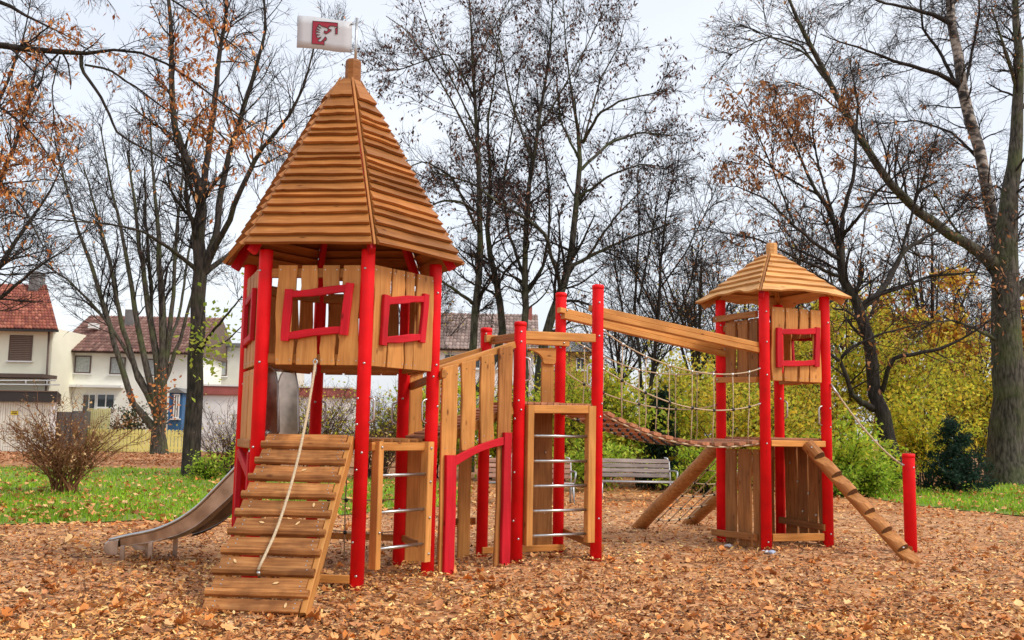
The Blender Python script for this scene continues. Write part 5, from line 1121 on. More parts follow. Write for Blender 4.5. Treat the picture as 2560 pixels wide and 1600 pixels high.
# leaves cling in patches
def near(P, cs):
    keep = np.zeros(len(P), bool)
    rel = P - CPOS; dpt = rel @ FWD; px = 1280 + FPX * (rel @ RGT) / dpt; py = 800 - FPX * (rel @ UPV) / dpt
    for cx, cy, sx, sy in cs: keep |= ((px - cx) / sx) ** 2 + ((py - cy) / sy) ** 2 < 1
    return keep
k = near(pts, [(90, 90, 90, 50), (170, 105, 40, 40), (30, 230, 60, 60), (510, 70, 110, 60), (470, 200, 90, 90), (540, 270, 130, 80), (660, 350, 60, 40), (60, 370, 120, 60), (20, 430, 50, 60), (160, 330, 60, 50), (560, 330, 100, 50)])
k &= t.r.random(len(pts)) < .8; k |= t.r.random(len(pts)) < .17
finish(t, 'overhanging_tree', 'tree at the left edge reaching in with drooping boughs and orange leaves', base, 1, BARK_D, TWIG, [(pts[k], .115, ORANGE, LEAFD, dict(hang=.75, aspect=.38, jitter=.03))], sides=(9, 5, 3, 3))

# far-left bare tree behind it
Y = 36.0; t = Tree(4); base = np.array([at(-180, 1100, Y)[0], Y, 0])
A_ = t.limbs([[(-190, 1180, 60), (-180, 900, 46), (-170, 700, 40), (-150, 480, 30), (-120, 250, 20), (-100, 0, 10)],
             [(-178, 800, 24), (-100, 640, 18), (-20, 500, 14), (40, 360, 10), (80, 230, 6), (100, 100, 3)], [(-180, 850, 24), (-90, 740, 18), (0, 660, 13), (70, 560, 8), (130, 470, 5), (170, 380, 2)],
             [(-180, 880, 18), (-80, 800, 13), (10, 740, 9), (90, 670, 6), (170, 620, 3)], [(-160, 560, 18), (-60, 380, 12), (10, 230, 8), (60, 90, 4), (80, -20, 2)]], Y, 16)
B_, C_, D_ = ramify(t, A_, Y, (17, 7, 4), (3.2, 1.4, .65), .65)
finish(t, 'bare_tree', 'bare tree at the far left edge in front of the red roof', base, 1, BARK_D, TWIG, [(t.tips(D_, 1)[::8], .10, ORANGE, LEAFD, dict(hang=.6))])

# middle group of dark-leaved trees
Y = 33.0
specs = [
 ('leftmost dark-leaved tree of the middle group, with a forked double stem', 11, [[(1172, 1180, 30), (1178, 1000, 24), (1182, 857, 20), (1186, 744, 18), (1208, 655, 18), (1201, 536, 14), (1198, 417, 12), (1189, 298, 10), (1183, 179, 8), (1177, 60, 5), (1171, -60, 3)],
   [(1180, 1000, 20, .3), (1230, 910, 20, .6), (1263, 833, 20, .8), (1242, 714, 17, .6), (1224, 631, 15, .5), (1215, 565, 12, .6), (1228, 440, 9, 1), (1215, 330, 6, 1.5), (1235, 200, 4, 1.5), (1250, 60, 2, 1.5)],
   [(1200, 540, 8), (1156, 506, 7, -1), (1114, 500, 6, -1.5), (1079, 512, 4, -2), (1040, 560, 2, -2)], [(1196, 390, 7), (1138, 268, 5, -1), (1079, 167, 4, -1.5), (1019, 77, 3, -2), (965, 40, 2, -2)],
   [(1192, 330, 6), (1130, 200, 4, 1), (1080, 90, 3, 1.5), (1040, -20, 2, 1.5)], [(1205, 600, 8), (1130, 440, 6, -.5), (1060, 400, 4, -1), (1000, 430, 2, -1)], [(1185, 760, 10), (1130, 720, 7, -1), (1085, 690, 5, -1.5)], [(1186, 240, 6), (1120, 130, 4), (1000, 175, 3), (925, 175, 2)], [(1182, 170, 5), (1240, 60, 3), (1290, -30, 2)]]),
 ('straight slender dark-leaved tree in the middle of the group', 12, [[(1312, 1180, 26), (1311, 950, 20), (1311, 798, 18), (1312, 655, 15), (1317, 536, 13), (1324, 446, 12), (1340, 357, 10), (1358, 238, 8), (1376, 119, 5), (1382, 0, 3), (1386, -70, 2)],
   [(1312, 740, 10), (1358, 673, 8, 1), (1376, 560, 7, 1), (1370, 440, 5, 1.5), (1352, 330, 4, 1.5), (1340, 200, 3, 2)], [(1312, 700, 9), (1270, 580, 7, 1), (1255, 470, 6, 1), (1280, 330, 4, 1), (1300, 180, 3, 1)], [(1330, 400, 7), (1280, 260, 5, -1), (1250, 120, 4, -1.5), (1210, 30, 2, -1.5)],
   [(1345, 330, 6), (1420, 200, 4, -1), (1480, 90, 3, -1), (1510, 20, 2, -1)], [(1312, 735, 6), (1265, 715, 4), (1235, 735, 3)]]),
 ('rightmost dark-leaved tree of the middle group, leaning and wide', 13, [[(1335, 1180, 34), (1345, 950, 28), (1364, 827, 24), (1406, 714, 21), (1430, 643, 18), (1436, 536, 15), (1448, 417, 13), (1457, 357, 11), (1436, 286, 8), (1424, 208, 5), (1412, 89, 3), (1405, -40, 2)],
   [(1424, 667, 11), (1471, 643, 9, .5), (1543, 607, 7, 1), (1644, 571, 5, 1.5), (1692, 554, 2, 2)], [(1457, 357, 9), (1495, 286, 7, -1), (1555, 250, 5, -1.5), (1668, 226, 2, -2)], [(1400, 720, 11), (1364, 583, 9, -1), (1317, 548, 8, -1.5), (1233, 500, 7, -2), (1186, 458, 5, -2), (1079, 428, 3, -2)],
   [(1445, 430, 9), (1520, 360, 7, 1), (1600, 330, 5, 1.5), (1680, 340, 3, 2)], [(1440, 500, 8), (1520, 440, 6, -1), (1600, 410, 4, -1), (1690, 420, 2, -1)], [(1448, 400, 7), (1400, 300, 5, 1), (1390, 180, 3, 1)], [(1460, 350, 6), (1500, 200, 4, .5), (1550, 110, 3, .5), (1560, 60, 2, .5)], [(1470, 640, 7), (1540, 540, 5, -1), (1600, 480, 3, -1)]])]
for lab, sd, sp_ in specs:
    t = Tree(sd); base = np.array([at(sp_[0][0][0], 1180, Y)[0], Y, 0]); A_ = t.limbs(sp_, Y, 16)
    B_, C_, D_ = ramify(t, A_, Y, (14 if len(sp_) > 7 else 19, 7, 5), (2.7, 1.15, .55), k=.68)
    p = np.concatenate([t.tips(C_, 5, .3), t.tips(D_, 2, .3)]); dz = p[:, 2]; keep = t.r.random(len(p)) < np.clip((dz - 4.5) / 7, .05, .9) * .40
    # leaves hang in clumps
    clump = np.sin(p[:, 0] * 1.9 + sd) * np.sin(p[:, 1] * 1.7) * np.sin(p[:, 2] * 2.1 + 1) > -.12
    finish(t, 'dark_leaved_tree', lab, base, 1, BARK_M, TWIG, [(p[keep & clump], .15, DKBRN, LEAFD, dict(hang=.75, aspect=.42, jitter=.08))], group='dark-leaved trees behind the middle tower')

# slim bare trees behind the rope bridge
Y = 29.0
for lab, sd, sp_ in (('slim bare tree left of its twin behind the rope bridge', 15, [[(1606, 1170, 12), (1604, 1000, 9), (1600, 900, 8), (1586, 800, 7), (1590, 680, 6), (1600, 560, 4), (1590, 450, 3), (1600, 380, 2)], [(1600, 900, 6), (1560, 800, 5), (1540, 680, 4), (1530, 560, 2)], [(1595, 760, 5), (1620, 640, 4), (1640, 520, 3), (1660, 430, 2)]]),
                     ('slim bare tree with slanting stem right of its twin behind the rope bridge', 16, [[(1612, 1170, 12), (1625, 980, 10), (1640, 860, 9), (1648, 760, 8), (1652, 650, 6), (1665, 520, 4), (1690, 400, 2)], [(1640, 860, 6), (1690, 800, 5), (1730, 700, 4), (1750, 600, 2)], [(1650, 720, 5), (1710, 640, 4), (1760, 540, 3), (1790, 470, 2)], [(1645, 800, 5), (1610, 720, 4), (1560, 640, 3)]])):
    t = Tree(sd); base = np.array([at(sp_[0][0][0], 1170, Y)[0], Y, 0]); A_ = t.limbs(sp_, Y, 14)
    B_, C_, D_ = ramify(t, A_, Y, (15, 7, 4), (2.4, 1.0, .5), .6, k=.85)
    finish(t, 'slim_tree', lab, base, 1, BARK_D, TWIG, [(t.tips(D_, 1)[::6], .09, BROWN, LEAFD, dict(hang=.6))], group='slim trees behind the rope bridge')

# spreading tree with crooked limbs behind the small tower
Y = 28.0; t = Tree(17); base = np.array([at(2232, 1180, Y)[0], Y, 0])
A_ = t.limbs([[(2236, 1190, 56), (2222, 1110, 44), (2210, 1060, 38), (2195, 990, 33), (2182, 920, 31), (2170, 860, 29), (2158, 800, 28), (2140, 755, 26), (2108, 710, 22), (2100, 640, 19), (2100, 590, 17), (2080, 530, 12), (2040, 480, 9), (2010, 420, 7), (1980, 340, 5), (1930, 260, 3)],
             [(2100, 600, 13), (2110, 520, 11), (2135, 440, 9), (2140, 350, 7), (2145, 250, 5), (2130, 180, 3)], [(2148, 775, 22), (2199, 735, 17, .5), (2225, 690, 15, 1), (2252, 635, 12, 1), (2300, 600, 9, 1.5), (2345, 577, 6, 2), (2400, 520, 4, 2), (2440, 450, 2, 2)],
             [(2199, 735, 11, .5), (2240, 720, 9), (2330, 690, 7, -.5), (2440, 680, 4, -1)], [(2100, 650, 11), (2040, 610, 9, -1), (1980, 560, 7, -1), (1920, 500, 5, -2), (1840, 465, 3, -2)], [(2100, 690, 10), (2050, 670, 8, -.5), (1980, 640, 6, -1), (1900, 600, 5, -1.5), (1800, 580, 3, -2)],
             [(2105, 590, 10), (2150, 540, 8, -1), (2190, 480, 6, -1), (2250, 430, 4, -1.5), (2330, 400, 2, -1.5)], [(2183, 1022, 19), (2150, 1005, 15, -.5), (2128, 985, 12, -.7), (2115, 940, 11, -.8), (2098, 900, 10, -.8), (2110, 880, 9, -.8), (2150, 858, 8, -.9), (2200, 835, 6, -1), (2290, 812, 3, -1)],
             [(2098, 902, 8, -.8), (2075, 885, 6, -.8), (2040, 850, 4, -1), (2000, 840, 2, -1)], [(2205, 978, 13), (2220, 922, 11, -.4), (2236, 893, 11, -.6), (2280, 887, 10, -.7), (2360, 870, 8, -.8), (2400, 850, 6, -.8), (2450, 820, 5, -1), (2500, 780, 3, -1)],
             [(2115, 720, 10), (2070, 760, 7, -.5), (2030, 790, 4, -1)], [(2082, 535, 8), (2050, 430, 6, 1), (2030, 330, 4, 1.5), (2040, 240, 2, 1.5)], [(2050, 490, 7), (1960, 440, 5, 1), (1880, 380, 3, 1)], [(1985, 560, 5, -1), (1930, 420, 4, -1), (1880, 300, 3, -1), (1850, 230, 2, -1)], [(2252, 635, 8, 1), (2290, 500, 6, 1), (2330, 380, 4, 1), (2350, 300, 2, 1)]], Y, 20)
S_ = A_
B_, C_, D_ = ramify(t, S_, Y, (13, 7, 5), (2.4, 1.05, .5), .7, (.02, 0, 0), .28)
p = np.concatenate([t.tips(C_, 3, .3), t.tips(D_, 1, .3)]); k = near(p, [(1890, 260, 90, 70), (1900, 380, 130, 60), (2030, 290, 90, 60), (2060, 380, 70, 50), (1850, 430, 80, 50), (2150, 260, 60, 50)]) & (t.r.random(len(p)) < .95); k |= t.r.random(len(p)) < .16
finish(t, 'spreading_tree', 'spreading tree with crooked black limbs and brown leaves right of the small tower', base, 1, BARK_D, TWIG, [(p[k], .16, BROWN, LEAFD, dict(hang=.7, aspect=.42, jitter=.06))])

# big mossy trunk at the right edge
Y = 34.0; t = Tree(18); base = np.array([at(2500, 1212, Y)[0], Y, 0])
A_ = t.limbs([[(2524, 1228, 128), (2521, 1205, 106), (2519, 1150, 92), (2518, 1050, 82), (2518, 900, 76), (2514, 780, 68), (2512, 640, 60), (2516, 540, 48), (2530, 440, 38), (2548, 330, 31), (2545, 200, 25), (2540, 60, 18), (2538, -80, 10)],
             [(2495, 665, 34), (2400, 595, 26, -.5), (2290, 530, 23, -1), (2220, 455, 20, -1.5), (2162, 360, 18, -2), (2120, 286, 16, -2), (2072, 196, 14, -2), (2019, 100, 12, -2.5), (1975, 10, 8, -2.5), (1955, -60, 5, -2.5)],
             [(2520, 760, 36), (2560, 715, 30), (2630, 640, 22), (2700, 500, 16), (2740, 300, 10)], [(2490, 850, 10), (2440, 820, 8, -1), (2380, 800, 5, -1.5), (2300, 810, 2, -2)], [(2500, 700, 12), (2440, 640, 9, 1), (2380, 560, 6, 1), (2330, 470, 3, 1)],
             [(2072, 196, 7, -2), (2010, 130, 5, -2), (1930, 95, 4, -2.5), (1850, 60, 2, -2.5)], [(2090, 235, 7, -2), (2000, 110, 5, -1.5), (1920, 90, 4, -1.5), (1820, 140, 2, -1.5)], [(2130, 300, 6, -2), (2040, 230, 4, -3), (1960, 200, 2, -3)], [(2545, 230, 10), (2510, 120, 7, -1), (2480, 20, 4, -1)]], Y, 18)
B_, C_, D_ = ramify(t, A_, Y, (15, 7, 4), (2.7, 1.2, .65), .75, (0, -.04, -.06), .25, .35, .05)
p = t.tips(D_, 1)
finish(t, 'mossy_tree', 'massive mossy tree trunk at the right edge with one long leaning limb', base, 1, BARK_M, TWIG, [(p[t.r.random(len(p)) < .3], .12, BROWN + [(.5, .25, .05)], LEAFD, dict(hang=.6))], sides=(14, 5, 3, 3))
# birch behind it
Y = 37.0; t = Tree(19); base = np.array([at(2492, 1190, Y)[0], Y, 0])
A_ = t.limbs([[(2500, 1190, 40), (2498, 900, 38), (2500, 760, 36), (2492, 600, 32), (2464, 450, 29), (2432, 318, 28), (2405, 212, 27), (2390, 106, 24), (2374, 0, 20), (2362, -90, 16)]], Y, 16)
L_ = t.limbs([[(2398, 215, 13), (2350, 185, 12, -.5), (2300, 170, 10, -1), (2240, 155, 8, -1), (2170, 125, 6, -1.5), (2100, 105, 4, -2), (2050, 85, 2, -2)], [(2380, 62, 15), (2330, 35, 11, -.5), (2270, 20, 8, -1), (2200, 5, 6, -1.5), (2100, -40, 3, -2)],
             [(2395, 220, 10), (2350, 130, 8, 1), (2305, 70, 6, 1), (2300, -20, 4, 1)], [(2410, 235, 10), (2430, 130, 7, 1), (2450, 30, 5, 1), (2440, -60, 3, 1)], [(2450, 400, 9), (2380, 330, 6, 1), (2290, 300, 4, 1), (2200, 310, 2, 1)]], Y, 16)
A_ = (np.concatenate([A_[0], L_[0]]), np.concatenate([A_[1], L_[1]]))
B_, C_, D_ = ramify(t, A_, Y, (17, 8, 4), (2.6, 1.4, .8), .8, (-.03, -.10, -.16), .3, .3, .035)
finish(t, 'birch_tree', 'birch with pale banded bark rising behind the mossy trunk', base, 1, BIRCH, TWIG, [(t.tips(D_, 1)[::7], .07, BROWN, LEAFD, dict(hang=.5))])
# autumn trees behind the right-hand shrubs
for lab, sd, px, Y, w, h, cols in (('yellow-orange autumn tree seen left of the mossy trunk', 22, 2400, 44, 2.6, 8.5, YEL + ORANGE[:2]), ('sparse orange autumn tree behind the small tower roof', 23, 2240, 47, 3.2, 9.0, ORANGE[:3] + YEL[:2] + YELGR[:2]), ('yellow autumn tree seen through the window of the small tower', 29, 1995, 42, 4.0, 7.6, YEL + YELGR), ('pale yellow autumn tree behind the rope bridge', 24, 1830, 46, 3.0, 6.5, YEL[:2] + YELGR), ('thin autumn tree with orange leaves at the right edge', 25, 2600, 42, 2.6, 8.5, ORANGE + YEL[:2])):
    t = Tree(sd); X = float(at(px, 1000, Y)[0]); base = np.array([X, Y, 0])
    P = []; R_ = []
    for i in range(7):
        a = t.r.uniform(0, 6.28); sp_ = t.r.uniform(.25, 1) * w * .5; tt = np.linspace(0, 1, 13)[:, None]
        P.append(base + np.concatenate([np.cos(a) * sp_ * tt ** 1.4, np.sin(a) * sp_ * tt ** 1.4, h * t.r.uniform(.7, 1) * tt], 1)); R_.append(np.linspace(.13 if i == 0 else .07, .015, 13))
    A_ = (np.array(P), np.array(R_)); t.lv.append(A_)
    B_ = t.spawn(A_, 11, .2, 1, .8, 2.0, .5, 5, .15, .03, .018); C_ = t.spawn(B_, 7, .15, 1, .7, .9, .5, 3, .18, 0, .011)
    p = t.tips(C_, 8, .2)
    finish(t, 'autumn_tree', lab, base, 1, BARK_D, TWIG, [(p, .27, cols, LEAF, dict(hang=.45, aspect=.6, jitter=.15))], group='autumn trees beyond the shrubs')

# bare brown trees far behind the shrubs
FAR = []
for lab, sd, px, Y, w, h in (('far bare brown tree between the middle group and the small tower', 26, 1745, 43, 7.0, 10.5), ('far bare brown tree directly behind the small tower roof', 27, 1960, 45, 7.5, 11.5), ('far bare brown tree between crooked tree and mossy trunk', 28, 2330, 48, 8.0, 13.5)):
    t = Tree(sd); X = float(at(px, 1000, Y)[0]); base = np.array([X, Y, 0]); P = []; R_ = []
    for i in range(8):
        a = t.r.uniform(0, 6.28); sp_ = (.25 + .75 * t.r.random()) * w * .5 if i else .3; tt = np.linspace(0, 1, 13)[:, None]; st = 0 if i == 0 else t.r.uniform(.15, .4)
        P.append(base + np.array([0, 0, st * h]) + np.concatenate([np.cos(a) * sp_ * tt ** 1.2, np.sin(a) * sp_ * tt ** 1.2, (h - st * h) * t.r.uniform(.6, 1) * tt], 1)); R_.append(np.linspace(.2 if i == 0 else .09, .02, 13))
    A_ = (np.array(P), np.array(R_)); t.lv.append(A_)
    B_, C_, D_ = ramify(t, A_, Y, (11, 7, 3), (3.0, 1.4, .8), .75, k=.8, t0=.2)
    p = t.tips(D_, 1); p = p[t.r.random(len(p)) < .35]
    FAR.append(finish(t, 'bare_tree', lab, base, 1, BARK_B, TWIG, [(p, .15, BROWN + YEL[:1] + ORANGE[:1], LEAFD, dict(hang=.5))], group='far bare trees'))
def copy_thing(src, x, y, rz, sc, label):
    M = Matrix.Translation((x, y, 0)) @ Matrix.Rotation(rz, 4, 'Z') @ Matrix.Scale(sc, 4); o = src.copy(); link(o, None, M); o['label'] = label
    for ch in src.children:
        c = ch.copy(); c.parent = None; link(c, o, M)
    return o
for k, (px, Y, rz, sc, lab) in enumerate(((1550, 50, 1.1, .9, 'far bare tree rising behind the slim twin trees'), (1850, 54, 2.3, 1.0, 'far bare tree left of the small tower roof in the distance'), (2130, 53, 4.0, 1.05, 'far bare tree behind the crooked tree in the distance'), (2450, 56, .6, 1.1, 'far bare tree glimpsed between birch and mossy trunk'), (1040, 60, 5.2, .95, 'far bare tree between the tall tower and the middle group'))):
    copy_thing(FAR[k % 3], float(at(px, 1000, Y)[0]), Y, rz, sc, lab)
# ------------------------------------------------------------------ shrubs
def shrub(label, px, Y, w, h, cols, seed, nst=9, leaf=.085, per=3, bark=TWIG, name='leafy_shrub', mat=LEAF, keep=1.0, group=None, X=None, d=None, hang=.12, tw=1.0, up=.02, aspect=.6, jitter=.10, nc=5):
    t = Tree(seed); X = float(at(px, 1100, Y)[0]) if X is None else X; base = np.array([X, Y, 0.0]); P = []; R_ = []
    for i in range(nst):
        a = t.r.uniform(0, 6.28); sp_ = math.sqrt(t.r.uniform(.02, 1)) * w * .5; tt = np.linspace(0, 1, 9)[:, None]; hh = h * t.r.uniform(.55, 1) * (1 - .25 * (sp_ / (w * .5)) ** 2)
        st = t.r.uniform(-.25, .25, 2) * w * .35
        P.append(base + np.array([st[0], st[1] * .6, 0]) + np.concatenate([np.cos(a) * sp_ * tt ** 1.3, np.sin(a) * sp_ * (d or .8) * tt ** 1.3, hh * tt ** .9], 1)); R_.append(np.linspace(.022, .006, 9) * tw)
    A_ = (np.array(P), np.array(R_)); t.lv.append(A_)
    B_ = t.spawn(A_, 8, .12, 1, .7, .30 * h, .6, 4, .15, up, .009 * tw, dec=.3); C_ = t.spawn(B_, nc, .1, 1, .7, .15 * h, .6, 2, .2, up, .006 * tw, dec=.2)
    lv = []
    if per:
        p = np.concatenate([t.tips(C_, per, .1), t.tips(B_, max(1, per // 2), .2)]); p = p[t.r.random(len(p)) < keep]; lv = [(p, leaf, cols, mat, dict(hang=hang, aspect=aspect, jitter=jitter, flat_=.35))]
    return finish(t, name, label, base, 1, bark, bark, lv, 'shrub', group, sides=(5, 3, 3))
G_ = 'shrubs along the back of the playground'
sh = [(1085, 31, 3.2, 2.6, GREEN + YELGR, 'green and yellow shrub behind the plank bridge'), (1240, 30, 3.0, 2.7, YELGR + GREEN, 'dense shrub behind the reddish bench, nearest the platform tower'),
      (1390, 29, 3.2, 3.0, YELGR + GREEN[:2], 'yellow-green shrub seen through the rung ladder of the platform tower'), (1500, 28, 3.2, 3.1, YELGR, 'yellow-green shrub just above the left end of the grey bench'),
      (1615, 27.5, 3.0, 2.9, YELGR + GREEN[:2], 'green shrub under the middle of the rope bridge'), (1740, 28.5, 3.2, 3.2, YEL + YELGR, 'bright yellow shrub under the right end of the rope bridge'),
      (1850, 27, 3.2, 2.9, YELGR + YEL, 'leafy shrub seen through the small tower between its posts'), (1985, 30, 3.6, 3.4, YELGR + YEL, 'yellow-green shrub right behind the small tower deck'),
      (2110, 26, 2.8, 1.7, GREEN + YELGR[:3], 'fresh green shrub below the crooked limb'), (2240, 33.5, 4.4, 5.2, YELGR + YEL[:1], 'tall yellow-green shrub behind the crooked tree trunk'),
      (2310, 31, 3.2, 3.0, YELGR + YEL[:2], 'green shrub left of the dark conifer bush'), (2420, 37, 4.4, 5.0, YELGR + YEL, 'tall yellow-green shrub between conifer bush and mossy trunk'),
      (1930, 33, 4.4, 5.2, YELGR + YEL[:2], 'tall pale shrub rising behind the small tower roof posts'), (2080, 34, 4.6, 5.4, YEL + YELGR, 'tall leafy shrub beside the crooked tree trunk'),
      (1670, 34, 4.2, 4.2, YELGR + YEL[:1], 'tall yellowish shrub in the back row behind the slim trees'), (1430, 34, 4.0, 3.4, GREEN[:2] + YELGR, 'tall shrub in the back row right of the middle tree group'),
      (2600, 38, 4.4, 4.2, GREEN + YELGR[:2], 'green shrub at the right edge behind the mossy trunk'), (2340, 40, 5.2, 6.2, YEL + YELGR, 'large golden shrub in the back row left of the mossy trunk'), (2500, 42, 5.5, 4.0, GREEN + YELGR, 'green shrub far behind the mossy trunk'), (2680, 37, 4.5, 3.6, GREEN + YELGR[:2], 'shrub at the very right edge past the mossy trunk'), (1800, 39, 5.2, 5.6, YELGR + YEL, 'large yellow shrub in the far back row behind the rope bridge')]
for i, (px, Y, w, h, cols, lab) in enumerate(sh):
    shrub(lab, px, Y, w * 1.05, h * 1.08, cols, 100 + i, 15, .13 + .002 * (Y - 27), 7, group=G_, keep=.95)
shrub('leafy ground-hugging shrub at the foot of the small tower hedge', 2170, 25.6, 2.6, 1.0, GREEN, 131, 11, .10, 6, group=G_); shrub('low dark green shrub left of the red post', 2080, 25.3, 2.4, .8, GREEN[:3], 132, 11, .10, 6, group=G_)
shrub('low green shrub behind the right end of the grey bench', 1760, 25.4, 2.4, 1.2, GREEN + YELGR[:1], 133, 11, .11, 6, group=G_); shrub('low green shrub behind the left end of the grey bench', 1480, 25.2, 2.6, 1.4, GREEN, 134, 11, .11, 6, group=G_)
# brown bare shrub on the lawn, brownish shrubs behind the tower
DRY = [(.40, .22, .09), (.50, .30, .13), (.30, .14, .06), (.62, .42, .22)]
shrub('brown leafless shrub with dry tufts on the left lawn', 150, 21.0, 3.1, 2.0, DRY, 141, 40, .075, 1, TWIG_T, 'dry_shrub', LEAFD, .6, d=.7, tw=.8, up=.06, X=float(gp(150, 1235)[0]))
shrub('tall loose twiggy shrub in front of the grey roofed house', 1150, 45, 4.5, 6.0, YELGR + DRY, 161, 24, .12, 1, TWIG, 'dry_shrub', LEAF, .35, tw=1.2, up=.05)
shrub('tall loose shrub with yellow leaves before the yellow house', 1400, 44, 5.0, 5.6, YELGR + YEL, 162, 24, .15, 2, TWIG, 'dry_shrub', LEAF, .7, tw=1.2, up=.05)
BR_ = 'brown twiggy shrubs behind the tall tower'
shrub('reddish brown twiggy shrub between the tall trunk and the tower', 575, 30, 2.9, 2.2, YEL + DRY, 142, 40, .08, 1, TWIG_B, 'dry_shrub', LEAF, .18, BR_, tw=.6, up=.05)
shrub('brown twiggy shrub seen through the tall tower under its deck rail', 790, 29, 3.6, 3.0, YELGR + YEL, 143, 56, .10, 1, TWIG_B, 'dry_shrub', LEAF, .4, BR_, tw=.6, up=.05)
shrub('brown twiggy shrub behind the tall tower ladder', 945, 29.5, 3.6, 2.9, YEL + DRY + YELGR, 144, 56, .10, 1, TWIG_B, 'dry_shrub', LEAF, .45, BR_, tw=.6, up=.05)
shrub('small leafy shrub at the foot of the tall trunk', 520, 27.5, 1.1, .55, GREEN, 145, 8, .10, 3, TWIG, 'leafy_shrub'); shrub('green shrub beside the slide under the twiggy shrub', 640, 27.0, 1.8, 1.5, GREEN + YELGR, 146, 10, .11, 4, group=BR_)
shrub('dark clipped hedge bush behind the picket fence', 330, 55.5, 4.2, 2.6, [(.03, .06, .02), (.05, .09, .025), (.10, .07, .03)], 147, 14, .16, 3, name='hedge_bush')
# conifers
def conifer(label, px, Y, w, h, seed, col):
    t = Tree(seed); X = float(at(px, 1100, Y)[0]); base = np.array([X, Y, 0.0]); tt = np.linspace(0, 1, 13)[:, None]
    A_ = (np.array([base + np.concatenate([0 * tt, 0 * tt, h * tt], 1)]), np.array([np.linspace(.06, .01, 13)])); t.lv.append(A_)
    N = 80; z = h * (.04 + .94 * t.r.random(N)); a = t.r.uniform(0, 6.28, N); L = w * .5 * (1 - z / h) ** .8 * t.r.uniform(.75, 1.15, N) + .08; s = np.linspace(0, 1, 6)
    Q = np.zeros((N, 6, 3)); Q[:, :, 0] = X + np.cos(a)[:, None] * L[:, None] * s; Q[:, :, 1] = Y + np.sin(a)[:, None] * L[:, None] * s; Q[:, :, 2] = z[:, None] + (.25 * L[:, None] * s - .1 * L[:, None] * s ** 2)
    B_ = (Q, np.linspace(.012, .004, 6)[None, :].repeat(N, 0)); t.lv.append(B_); C_ = t.spawn(B_, 5, .1, 1, .8, .28, .6, 2, .15, 0, .004, dec=.5)
    p = np.concatenate([t.tips(C_, 14, 0), t.tips(B_, 20, 0)])
    finish(t, 'conifer_bush', label, base, 1, BARK_D, TWIG, [(p, .14, col, LEAF, dict(hang=.15, aspect=.26, jitter=.05))], 'shrub')
conifer('dark bluish green conifer bush near the mossy trunk', 2385, 27.5, 2.0, 2.0, 151, [(.018, .05, .028), (.028, .07, .04), (.012, .036, .02)])
conifer('narrow dark yew behind the rope bridge', 1655, 26.6, 1.0, 2.65, 152, [(.014, .042, .018), (.022, .058, .026), (.01, .03, .014)])
# ------------------------------------------------------------------ fallen leaves, wood chips, grass
rg_ = np.random.default_rng(77)
def scatter(n, ymin, ymax, power=1.4, spread=.60):
    """ground points, denser towards the viewer's side of the bed"""
    u = rg_.random(n); a = 1 - power
    y = (ymin ** a + u * (ymax ** a - ymin ** a)) ** (1 / a) if abs(a) > 1e-6 else ymin * (ymax / ymin) ** u
    x = (rg_.random(n) * 2 - 1) * (y * spread + .8); return x, y
PAL = np.array([(0.740, 0.391, 0.130), (0.637, 0.301, 0.101), (0.535, 0.229, 0.070), (0.329, 0.132, 0.038), (0.123, 0.049, 0.015), (0.844, 0.514, 0.193), (0.637, 0.247, 0.058), (0.925, 0.657, 0.293), (0.564, 0.247, 0.087), (0.453, 0.177, 0.053)]); PALW = np.array([.15, .14, .11, .13, .20, .11, .05, .06, .05, .03])
CHIP = mat_leafy('wood_chip', .75, 0); DEADL = mat_leafy('fallen_leaf', .65, .12)
